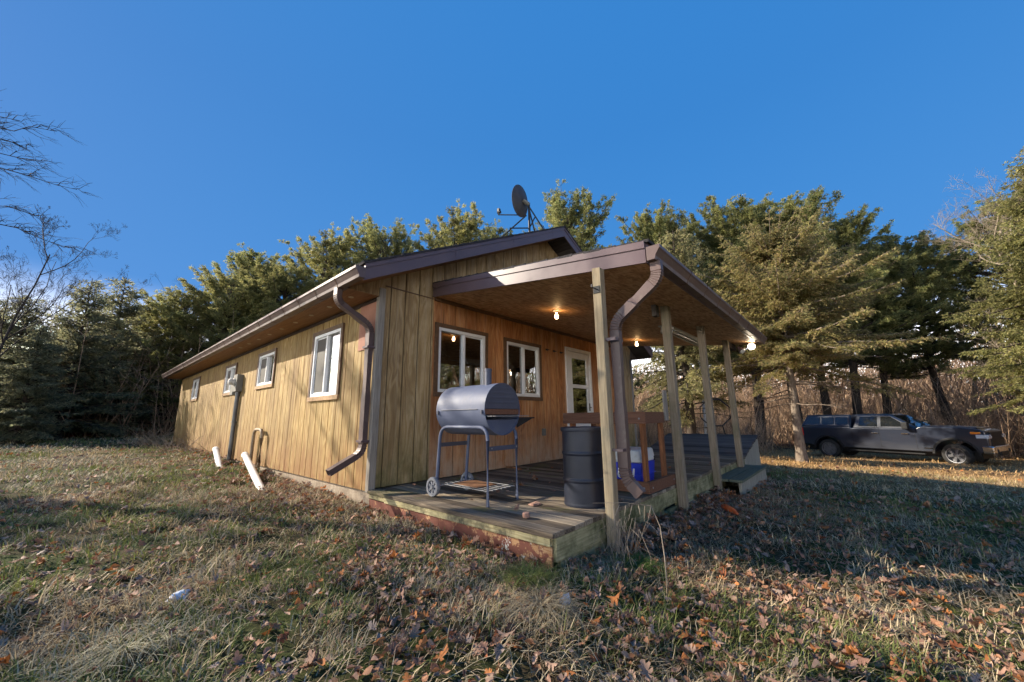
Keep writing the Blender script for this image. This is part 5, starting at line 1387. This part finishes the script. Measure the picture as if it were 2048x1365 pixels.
def pine(root, seed, H, R, base, pal, bark, trunk_r=.24, nl=.30, nw=.05, tufts=1.0, top=.5, stems=1):
    rg = np.random.default_rng(seed); lim = Limbs(); PP, DD, CC, LL = [], [], [], []
    for st in range(stems):
        off = np.array([0, 0]) if stems == 1 else rg.normal(0, .45, 2); lean = rg.normal(0, .02 if stems == 1 else .10, 2)
        Hs = H * (1 if st == 0 else rg.uniform(.75, .97))
        zz = np.linspace(-.6, Hs, 14); tr = np.c_[off[0] + lean[0] * zz + .08 * np.sin(zz * .6 + st), off[1] + lean[1] * zz + .08 * np.cos(zz * .5 + st), zz]
        fl = 1 + .4 * np.exp(-np.maximum(zz, 0) / .4)
        lim.add(tr, np.maximum(.015, trunk_r * (1 - np.clip(zz, 0, Hs) / Hs) ** .7 * fl), 10)
        def tp(z): return np.array([np.interp(z, zz, tr[:, 0]), np.interp(z, zz, tr[:, 1]), z])
        z = base
        while z < Hs - .15:
            f = (z - base) / (Hs - base)
            for _ in range(rg.integers(5, 9)):
                prof_ = (np.interp(f, [0, .18, .45, .8, 1], [.75, 1, 1, .80, .34]))
                Lb = R * prof_ * rg.uniform(.55, 1.2); a = rg.uniform(0, 2 * np.pi)
                up = np.radians(rg.normal(8 + 40 * f, 10)); t = np.linspace(0, 1, 6)
                br = tp(z + rg.uniform(-.25, .25)) + np.c_[np.cos(a) * Lb * t * np.cos(up), np.sin(a) * Lb * t * np.cos(up), Lb * (np.sin(up) * t - .18 * t * (1 - f) + .20 * t * t)]
                lim.add(br, np.maximum(.008, (.02 + .014 * Lb) * (1 - t * .85)), 4)
                ns = max(5, int(Lb * 6.5 * tufts)); tone = rg.normal(1, .2)
                for i in range(ns):
                    q = rg.uniform(.35, 1.02); p = np.array([np.interp(q, t, br[:, k]) for k in range(3)])
                    da = a + rg.normal(0, .9); sl = rg.uniform(.2, .75) * (1.15 - q * .5)
                    d = unit(np.array([np.cos(da), np.sin(da), rg.normal(.35, .25)])); e = p + d * sl
                    if rg.random() < .4: lim.add(np.stack([p, e]), [.012, .006], 3)
                    for j in range(3):
                        c = p + (e - p) * (.45 + .28 * j) + rg.normal(0, .05, 3); nn_ = 18
                        Dn = unit(d * .8 + rg.normal(0, .75, (nn_, 3)) + np.array([0, 0, .18]))
                        PP.append(np.repeat(c[None], nn_, 0) + rg.normal(0, .045, (nn_, 3))); DD.append(Dn)
                        CC.append(pal[rg.choice(len(pal), nn_)] * tone * rg.normal(1, .13, (nn_, 1))); LL.append(nl * rg.uniform(.6, 1.2, nn_))
            z += rg.uniform(.30, .55)
        # leader tuft
        c = tp(Hs - .1); Dn = unit(rg.normal(0, .6, (40, 3)) + np.array([0, 0, .8])); PP.append(np.repeat(c[None], 40, 0)); DD.append(Dn); CC.append(pal[rg.choice(len(pal), 40)]); LL.append(np.full(40, nl))
    # dead stubs on the bare part of the trunk
    for _ in range(10):
        z = rg.uniform(1.2, base); a = rg.uniform(0, 6.28); Lb = rg.uniform(.5, 1.8); p = np.array([0, 0, z]) if stems == 1 else tp(z)
        lim.add(np.stack([p, p + np.array([np.cos(a) * Lb * .5, np.sin(a) * Lb * .5, -.05]), p + np.array([np.cos(a) * Lb, np.sin(a) * Lb, -.25])]), [.022, .014, .005], 4)
    lim.build('trunk', bark, root)
    P = np.concatenate(PP); D = np.concatenate(DD); C = np.clip(np.concatenate(CC), .004, 1); Ln = np.concatenate(LL)
    needles_obj(P, D, Ln, np.full(len(P), nw) * rg.uniform(.7, 1.3, len(P)), C, rg, root)
    return len(P)

def bare(root, seed, H, spread, mat, r0=.13, lean=(0, 0), up=.55, levels=5, first=.22, curl=.25, nb=(3, 5)):
    rg = np.random.default_rng(seed); big = Limbs(); small = Limbs()
    def grow(p, d, length, r, lev):
        n = 7; pts = [p]; dd = d.copy()
        for _ in range(n - 1):
            dd = unit(dd + rg.normal(0, .09 + .03 * lev, 3) + np.array([0, 0, .035 * curl * 4 if lev else 0])); pts.append(pts[-1] + dd * length / (n - 1))
        pts = np.array(pts); rad = r * np.linspace(1, .35 if lev < levels else .25, n)
        (big if lev < 2 else small).add(pts, np.maximum(rad, .0028), 7 if lev == 0 else (5 if lev < 2 else 3))
        if lev >= levels: return
        k = rg.integers(*nb) + (5 if lev == 0 else 1)
        for i in range(k):
            q = rg.uniform(first if lev == 0 else .18, 1.0); x = q * (n - 1); i0 = min(int(x), n - 2); pp = pts[i0] + (pts[i0 + 1] - pts[i0]) * (x - i0)
            a = rg.uniform(0, 2 * np.pi)
            perp = unit(np.cross(dd, np.array([np.cos(a), np.sin(a), .3]))); e = unit(dd * rg.uniform(.5, 1.0) + perp * rg.uniform(.6, 1.1) * spread + np.array([0, 0, up * .3]))
            grow(pp, e, length * (rg.uniform(.38, .62) if lev else rg.uniform(.32, .52)) * (1.15 - q * .45), r * np.interp(q, [0, 1], [.55, .34]), lev + 1)
    grow(np.array([0, 0, -.4]), unit(np.array([lean[0], lean[1], 1.0])), H, r0, 0)
    big.build('trunk', mat, root); small.build('crown', mat, root)

def drooping(root, seed, H, mat):
    """bare tree of long arching limbs that droop at the ends, drawn out into fine twigs"""
    rg = np.random.default_rng(seed); big = Limbs(); small = Limbs()
    zz = np.linspace(-.4, H, 12); tr = np.c_[.06 * np.sin(zz * .7), .08 * np.cos(zz * .6), zz]
    big.add(tr, .15 * (1 - np.clip(zz, 0, H) / (H * 1.04)) ** .8 + .006, 9)
    ends = [(3.16, -1.97, 7.6, 6.5), (3.07, -1.37, 7.06, 6.2), (3.67, -2.13, 6.25, 5.9), (3.74, -1.72, 4.92, 5.0), (2.74, -1.01, 7.36, 6.9), (2.58, -1.63, 7.72, 7.0), (3.25, -2.56, 5.23, 4.8)]
    for k in range(26):
        a = rg.uniform(.1, 2 * np.pi - 1.1); L_ = rg.uniform(1.8, 3.6); z1 = rg.uniform(4.2, 9.6); ends.append((math.cos(a) * L_, math.sin(a) * L_, z1, min(H - .4, z1 + rg.uniform(-1.2, .4))))
    def arch(p, q, rise, n=10):
        t = np.linspace(0, 1, n)[:, None]; m = p + (q - p) * t; m[:, 2] += rise * 4 * (t[:, 0] * (1 - t[:, 0])) * (1 - .35 * t[:, 0])
        m[1:-1] += rg.normal(0, .035, (n - 2, 3)); return m
    for (x, y, z1, z0) in ends:
        q = np.array([x, y, z1]) - np.array([0, 0, 0]); p = np.array([np.interp(z0, zz, tr[:, 0]), np.interp(z0, zz, tr[:, 1]), z0])
        lim = arch(p, q, rg.uniform(.25, .6)); L_ = np.linalg.norm(q - p); big.add(lim, np.linspace(.030, .004, 10), 5)
        for i in range(int(9 * L_)):
            t = rg.uniform(.22, 1.0); pp = np.array([np.interp(t, np.linspace(0, 1, 10), lim[:, c]) for c in range(3)])
            d = unit(lim[-1] - lim[5] + rg.normal(0, .45, 3) * L_ * .35); l2 = rg.uniform(.25, .95) * (1.15 - .6 * t)
            tw = arch(pp, pp + d * l2 + np.array([0, 0, -.18 * l2 * rg.random()]), .05, 5); small.add(tw, np.linspace(.0075, .0025, 5), 3)
            for _ in range(rg.integers(2, 6)):
                t2 = rg.uniform(.25, 1); p2 = np.array([np.interp(t2, np.linspace(0, 1, 5), tw[:, c]) for c in range(3)]); e = unit(d + rg.normal(0, .5, 3)); l3 = rg.uniform(.10, .34)
                small.add(np.stack([p2, p2 + e * l3 * .5, p2 + e * l3 + np.array([0, 0, -.03])]), [.0038, .0028, .0016], 3)
    big.build('trunk', mat, root); small.build('crown', mat, root)

def place(name, label, cat, x, y, group=None, dz=0, rz=0, s=1.0):
    return thing(name, label, cat, (x, y, float(gz0(np.array([x]), np.array([y]))[0]) + dz), rz, group, s)
def copy_tree(src, name, label, cat, x, y, group, rz, s, sz=1.0):
    r = place(name, label, cat, x, y, group, 0, rz, s); r.scale = (s, s, s * sz)
    for ch in list(src.children):
        c = ch.copy(); COL.objects.link(c); c.parent = r
    return r

PAL_K = 1.0
PAL_SP = np.array([(.33, .285, .11), (.265, .24, .09), (.39, .32, .145), (.19, .19, .075), (.34, .25, .125)])
PAL_SPL = np.array([(.32, .29, .13), (.26, .245, .11), (.38, .33, .17), (.19, .195, .09)])
PAL_SPR = np.array([(.31, .295, .11), (.25, .245, .09), (.365, .325, .14), (.18, .19, .075)])
PAL_PN = np.array([(.215, .23, .085), (.275, .27, .10), (.165, .19, .072), (.33, .30, .125)])
PAL_PY = np.array([(.275, .275, .10), (.33, .31, .12), (.21, .225, .085), (.39, .34, .14)])
PAL_DK = np.array([(.24, .24, .14), (.19, .205, .12), (.31, .29, .165)])

GT = 'spruces by the house'
t = place('spruce_tree', 'yellow green spruce with a pale bare lower trunk standing in front of the truck tail', 'tree', 14.95, -2.90, GT)
spruce(t, 24, 8.4, 4.0, 3.5, PAL_SP, MAT['bark_grey'], .34, 1.25, .125, .034, .15, .16, .30, .42, dead=18)
t = place('spruce_tree', 'tall yellow brown spruce with hanging branches behind the porch roof and the hoop frame', 'tree', 14.82, .75, GT)
spruce(t, 22, 10.2, 2.9, 2.0, PAL_SPL, MAT['bark'], .42, 1.15, .125, .034, .20, .24, .75, .5, dead=8)
t = place('spruce_tree', 'huge olive yellow spruce at the right edge of the picture behind the truck', 'tree', 25.3, -12.5, GT)
spruce(t, 23, 14.6, 5.2, 3.1, PAL_SPR, MAT['bark'], .34, 1.1, .15, .042, .24, .20, .5, .85, dead=10)

# white pines: three grown, the rest copies
GP = 'pines behind the house'
pA = place('pine_tree', 'broad rounded pine rising over the cabin roof left of the satellite dish', 'tree', 14.9, 16.2, GP, 0, .3)
pine(pA, 31, 15.1, 4.3, 2.4, PAL_PY, MAT['bark'], .26, .165, .038)
pB = place('pine_tree', 'pine with a pointed top left of the roof peak over the gutter end', 'tree', 10.9, 20.1, GP)
pine(pB, 32, 14.3, 4.0, 2.0, PAL_PN, MAT['bark'], .24, .165, .038)
pC = place('pine_tree', 'biggest wide topped pine behind the porch and the yellow green spruce', 'tree', 33.0, 1.3, GP)
pine(pC, 33, 18.0, 6.0, 6.0, PAL_PN, MAT['bark'], .36, .20, .044, 1.0, stems=2)
pD = place('pine_tree', 'pine between the porch roof and the biggest wide topped pine', 'tree', 32.2, 4.6, GP, 0, 2.9)
pine(pD, 34, 17.4, 4.6, 6.6, PAL_PN, MAT['bark'], .30, .19, .043)
HT = {id(pD): 17.4, id(pA): 15.1, id(pB): 14.3, id(pC): 18.0}
def cp(src, label, x, y, top, rz, wide=1.0):
    """copy of a grown pine brought to its own height"""
    k = (top - .9 - float(gz0(np.array([x]), np.array([y]))[0])) / HT[id(src)]
    s = wide * (.55 + .45 * k)
    return copy_tree(src, 'pine_tree', label, 'tree', x, y, GP, rz, s, k / s)
cp(pB, 'lowest pine at the left end of the green pine row beside the dark spruces', -.1, 26.4, 7.8, .8, .85)
cp(pA, 'second lowest pine of the green row left of the far eave', .9, 24.6, 8.6, 5.2, .85)
cp(pA, 'pine with low boughs just behind the far cabin corner', 2.7, 23.0, 9.9, 2.2, .85)
cp(pB, 'pine rising above the far third of the left gutter', 4.4, 24.7, 12.1, 1.1, .95)
cp(pA, 'pine in the dip above the middle of the left gutter', 5.3, 22.4, 10.8, 3.3, .9)
cp(pA, 'bushy pine with a ragged top rising above the near half of the left gutter', 7.8, 21.6, 13.3, .6, .95)
cp(pB, 'pine low in the gap right of the bushy ragged topped one', 10.6, 23.8, 11.8, 2.7, .8)
cp(pB, 'small tip of a pine beside the satellite dish strut', 21.1, 17.3, 17.0, 1.6, .8)
cp(pB, 'yellow lit pine rising between the satellite dish and the porch roof', 20.7, 9.5, 17.0, 1.3, 1.05)
cp(pD, 'dark pine peeping over the right slope of the porch roof', 27.2, 5.6, 17.0, 1.9, .85)
cp(pD, 'pine rounding off the right shoulder of the biggest wide topped pine', 33.4, -1.4, 17.4, 2.4, 1.1)
cp(pD, 'bluish green pine above the truck bed cap', 33.6, -3.0, 16.2, 5.2, 1.0)
cp(pD, 'pine above the truck cab with a sloping right side', 32.7, -4.7, 14.5, .4, 1.0)
cp(pD, 'lowest pine at the right end of the mass above the truck', 34.6, -6.3, 12.8, 1.0, .95)
cp(pD, 'dark pine behind the pale bare tree right of the gap in the tree line', 35.6, -9.1, 12.8, 3.6, .95)
cp(pD, 'dark low pine half hidden by the huge right edge spruce', 36.0, -13.0, 13.5, 5.0, 1.0)

# dark spruces on the left
GD = 'dark spruces on the left'
dS = place('dark_spruce_tree', 'dark spruce with a narrow pointed top left of the green pines', 'tree', -1.75, 23.6, GD)
spruce(dS, 41, 8.3, 2.7, .5, PAL_DK, MAT['bark'], .25, .95, .17, .045, .14, .28, .25, .7)
def cd(label, x, y, rz, s, sz=1.0): return copy_tree(dS, 'dark_spruce_tree', label, 'tree', x, y, GD, rz, s, sz)
cd('dark spruce with a slightly lower point beside the narrow pointed one', -2.95, 22.2, 2.0, .93, .98)
cd('dark broad spruce at the left edge of the picture', -4.6, 21.0, 4.0, .84, .88)
cd('dark spruce in front of the bare trees at far left', -3.9, 19.2, 1.0, .62, .9)
cd('dark spruce right of the two pointed spruces', -.55, 25.2, 3.0, .90, .82)
cd('dark spruce between the pointed spruces and the green pines', .7, 25.8, 5.0, .78, .85)
cd('low dark spruce behind the timber frame', -1.2, 28.6, 5.6, .95, .9)
cd('low dark spruce behind the red tarpaulin', -3.2, 27.6, .5, .9, .9)
cd('low dark spruce near the far cabin corner', 1.9, 21.2, .2, .55, .8)
# trees out of the picture on the left whose shade falls across the lawn
cd('dark spruce standing left of the picture', -13.2, 19.0, 1.7, 1.2, 1.0)
cd('slim dark spruce standing left of the picture nearest the cabin', -9.6, 14.2, .4, .86, 1.0)
cd('dark spruce standing left of the picture nearest the camera', -10.8, 12.2, 2.2, 1.02, 1.0)
cd('tall dark spruce standing farther left of the picture', -18.5, 23.0, 2.9, 1.85, 1.0)
cd('dark spruce filling the gap behind the two pointed spruces', -2.2, 26.4, 2.5, .92, .86)
cd('dark spruce low behind the bare forked tree', -5.6, 24.0, 1.2, .95, .8)
cd('dark spruce deep in the shade left of the timber frame', -3.6, 24.6, 3.5, .8, .8)

# bare trees
bt = place('bare_tree', 'bare tree whose long drooping twigs reach into the sky at upper left', 'tree', -6.9, 10.6, 'bare trees')
drooping(bt, 56, 10.2, MAT['twig_dark'])
bt = place('bare_tree', 'bare forked tree leaning right above the dark spruces at far left', 'tree', -5.0, 18.6, 'bare trees')
bare(bt, 52, 7.8, .75, MAT['twig_dark'], .055, (.14, .0), .6, 5, .35, .3, (3, 5))
bt = place('bare_tree', 'pale bare tree with sweeping upturned limbs left of the huge right edge spruce', 'tree', 27.4, -10.9, 'bare trees')
bare(bt, 53, 11.8, 1.15, MAT['twig_pale'], .11, (-.02, .03), .35, 4, .10, .45, (5, 8))
bt = place('bare_tree', 'thin bare tree between the dark spruces and the first green pine', 'tree', .9, 29.5, 'bare trees')
bare(bt, 54, 8.0, .6, MAT['twig_dark'], .08, (0, 0), .6, 4, .3, .2, (3, 5))
bt = place('birch_tree', 'slim white barked trunk seen through the octagonal hoop', 'tree', 20.8, 1.75, None)
lim = Limbs(); zz = np.linspace(-.4, 9, 9); lim.add(np.c_[.05 * np.sin(zz), .06 * np.cos(zz * .8), zz], .085 * (1 - zz / 11), 8); lim.build('trunk', MAT['birch'], bt)

# bare shrub twigs at the far cabin corner
def shrub(label, x, y, n, h, seed, mat='twig_pale'):
    rg = np.random.default_rng(seed); lim = Limbs(); z = G(x, y)
    for _ in range(n):
        a = rg.uniform(0, 6.28); q = rg.uniform(.3, 1) * h; l0 = np.array([rg.normal(0, .25), rg.normal(0, .35), -.02]); d = np.array([np.cos(a) * .8, np.sin(a) * .8, rg.uniform(.3, 1.1)])
        p = l0 + d * q * .5 + rg.normal(0, .05, 3); e = l0 + d * q + np.array([0, 0, -.3 * q * rg.random()])
        lim.add(np.stack([l0, p, e]), [.007, .005, .002], 3)
    r = thing('bare_shrub', label, 'shrub', (x, y, z)); lim.build('stems', MAT[mat], r)
shrub('tangle of bare twigs at the far corner of the cabin', -.55, 14.9, 90, 1.1, 61)
shrub('thin bare twigs along the sunlit wall between the far window and the meter', -.35, 9.6, 40, .8, 62)
shrub('thin bare twigs against the far end of the sunlit wall', -.45, 12.2, 50, .9, 63)

# woodland understorey: thin stems beyond the conifers, one countless mass
rg = np.random.default_rng(71)
def stems(n, a0, a1, r0, r1, h0, h1, w, seed):
    rg = np.random.default_rng(seed)
    a = np.radians(rg.uniform(a0, a1, n)); r = rg.uniform(r0, r1, n); x = CAM[0] + np.sin(a) * r; y = CAM[1] + np.cos(a) * r; z = gz0(x, y)
    h = rg.uniform(h0, h1, n) ; P0 = np.stack([x, y, z - .1], -1)
    d = np.stack([rg.normal(0, .30, n), rg.normal(0, .30, n), np.ones(n)], -1); P2 = P0 + d * h[:, None]; P1 = (P0 + P2) / 2 + rg.normal(0, .12, (n, 3))
    Wd = w * rg.uniform(.5, 1.6, n)
    P, Q, rr = [P0], [P1], [Wd]
    segs = [(P0, P1, Wd, Wd * .75), (P1, P2, Wd * .75, Wd * .25)]
    for b in range(9):          # side twigs
        t = rg.uniform(.2, 1, n)[:, None]; o = np.where(t < .5, P0 + (P1 - P0) * t * 2, P1 + (P2 - P1) * (t - .5) * 2)
        e = o + np.stack([rg.normal(0, .55, n), rg.normal(0, .55, n), rg.uniform(.1, .9, n)], -1) * (h * .28)[:, None]
        segs.append((o, e, Wd * .4, Wd * .15))
    Vv, Qq, off = [], [], 0
    ang = np.arange(3) * 2 * np.pi / 3
    for A, B, ra, rb in segs:
        ring = np.stack([np.cos(ang), np.sin(ang), np.zeros(3)], -1)
        V = np.concatenate([A[:, None] + ring[None] * ra[:, None, None], B[:, None] + ring[None] * rb[:, None, None]], 1).reshape(-1, 3)
        b = (np.arange(n) * 6)[:, None] + off; j = np.arange(3)[None]
        Qq.append(np.stack([b + j, b + (j + 1) % 3, b + 3 + (j + 1) % 3, b + 3 + j], -1).reshape(-1, 4)); Vv.append(V); off += n * 6
    col = np.array([.44, .305, .205]) * rg.uniform(.45, 1.35, (n, 1)); col[rg.random(n) < .2] *= .45
    C = np.concatenate([np.repeat(col, 6, axis=0) for _ in segs])
    return np.concatenate(Vv), np.concatenate(Qq), C
Vv, Qq, Cc, off = [], [], [], 0
for args in ((2400, 52, 116, 34, 48, .8, 5.5, .020, 1), (3600, 50, 118, 46, 78, 2, 9.5, .05, 2), (1500, 20, 60, 32, 60, 2, 6, .03, 3), (4200, 46, 120, 72, 110, 5, 13, .085, 7), (2500, -14, 46, 50, 90, 4, 11, .06, 8), (5000, 116, 192, 26, 52, 2.5, 9, .06, 9), (4200, -12, 24, 27, 52, 1.5, 6, .025, 4), (900, 58, 82, 24, 34, .8, 3.2, .014, 5), (700, 96, 112, 29, 36, .8, 3.0, .014, 6)):
    V, Q, C = stems(*args); Vv.append(V); Qq.append(Q + off); Cc.append(C); off += len(V)
o = np_mesh('woodland_brush', np.concatenate(Vv), np.concatenate(Qq), None, [MAT['brush']], np.concatenate(Cc))
tag(o, 'dense brown leafless brush and saplings behind the conifers', 'brush', kind='stuff')

# trees across the yard, behind the photographer, seen only in the window panes
cd('dark spruce across the yard, mirrored in the porch windows', 13.0, -17.0, 1.1, 1.1, 1.0)
cp(pB, 'pine across the yard, mirrored in the nearer porch window', 9.5, -20.0, 9.0, 2.5, .8)
cp(pA, 'pine across the yard, mirrored in the farther porch window', 18.0, -22.0, 11.0, .7, .9)

# ================================================================== LIGHT, SKY, CAMERA
sdir = Vector((-1.0, 1.75, 1.0)).normalized()          # towards the sun
sun = bpy.data.lights.new('sun', 'SUN'); sun.energy = 2.45; sun.angle = R_(.53); sun.color = (1.0, .90, .74)
so = bpy.data.objects.new('sun', sun); COL.objects.link(so); so.rotation_euler = sdir.to_track_quat('Z', 'Y').to_euler(); so.location = (-20, 35, 25)
w = bpy.data.worlds.new('World'); sc.world = w; w.use_nodes = True; nt = w.node_tree
bg = nt.nodes['Background']; sky = nt.nodes.new('ShaderNodeTexSky'); sky.sky_type = 'NISHITA'; sky.sun_disc = False
sky.sun_elevation = math.asin(sdir.z); sky.sun_rotation = math.atan2(sdir.x, sdir.y); sky.altitude = 300; sky.air_density = 1.0; sky.dust_density = .25; sky.ozone_density = 4.0
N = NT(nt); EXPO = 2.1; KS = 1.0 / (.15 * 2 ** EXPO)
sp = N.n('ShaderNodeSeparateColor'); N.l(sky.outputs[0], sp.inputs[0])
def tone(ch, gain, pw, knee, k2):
    """deepen the clear sky, add extra glow round the sun to lighten the shade"""
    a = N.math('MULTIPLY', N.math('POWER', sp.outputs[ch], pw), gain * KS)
    b = N.math('MULTIPLY', N.math('MAXIMUM', N.math('SUBTRACT', sp.outputs[ch], knee), 0.0), k2 * KS)  # boosted sun glow above the knee, added as fill for shaded parts
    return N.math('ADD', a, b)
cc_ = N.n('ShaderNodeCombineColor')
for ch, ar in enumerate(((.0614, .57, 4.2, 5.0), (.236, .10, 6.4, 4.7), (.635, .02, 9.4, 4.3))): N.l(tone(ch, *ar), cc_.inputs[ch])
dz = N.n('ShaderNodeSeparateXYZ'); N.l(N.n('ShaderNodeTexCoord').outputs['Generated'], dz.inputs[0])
fill_band = N.rng(dz.outputs[2], .27, .05)                     # bright band added low on the horizon to lift the shadows
fill_band = N.math('MULTIPLY', fill_band, fill_band)
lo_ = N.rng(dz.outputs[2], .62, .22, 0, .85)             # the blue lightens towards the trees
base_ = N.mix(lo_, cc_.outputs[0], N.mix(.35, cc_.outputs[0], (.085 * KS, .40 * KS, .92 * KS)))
col_ = N.mix(fill_band, base_, (7.0 * KS, 6.8 * KS, 6.5 * KS))
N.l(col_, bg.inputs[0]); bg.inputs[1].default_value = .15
cam = bpy.data.cameras.new('camera'); co = bpy.data.objects.new('camera', cam); COL.objects.link(co); sc.camera = co
yaw, pitch, roll, fpx = R_(48.481), R_(11.39), R_(-.664), 754.3414
F = Vector((math.sin(yaw) * math.cos(pitch), math.cos(yaw) * math.cos(pitch), math.sin(pitch))); Rv = Vector((math.cos(yaw), -math.sin(yaw), 0)); U = Rv.cross(F)
R2 = Rv * math.cos(roll) + U * math.sin(roll); U2 = -Rv * math.sin(roll) + U * math.cos(roll)
M = Matrix((R2, U2, -F)).transposed().to_4x4(); M.translation = CAM; co.matrix_world = M
cam.sensor_fit = 'HORIZONTAL'; cam.sensor_width = 36.0; cam.lens = fpx / 2048 * 36; cam.clip_start = .05; cam.clip_end = 2000
sc.view_settings.view_transform = 'Standard'; sc.view_settings.look = 'None'; sc.view_settings.exposure = EXPO; sc.view_settings.gamma = 1.0
sc.render.engine = 'CYCLES'; sc.cycles.max_bounces = 8; sc.cycles.transparent_max_bounces = 8; sc.cycles.use_denoising = True
sc.cycles.diffuse_bounces = 5; sc.cycles.glossy_bounces = 3; sc.cycles.sample_clamp_indirect = 6
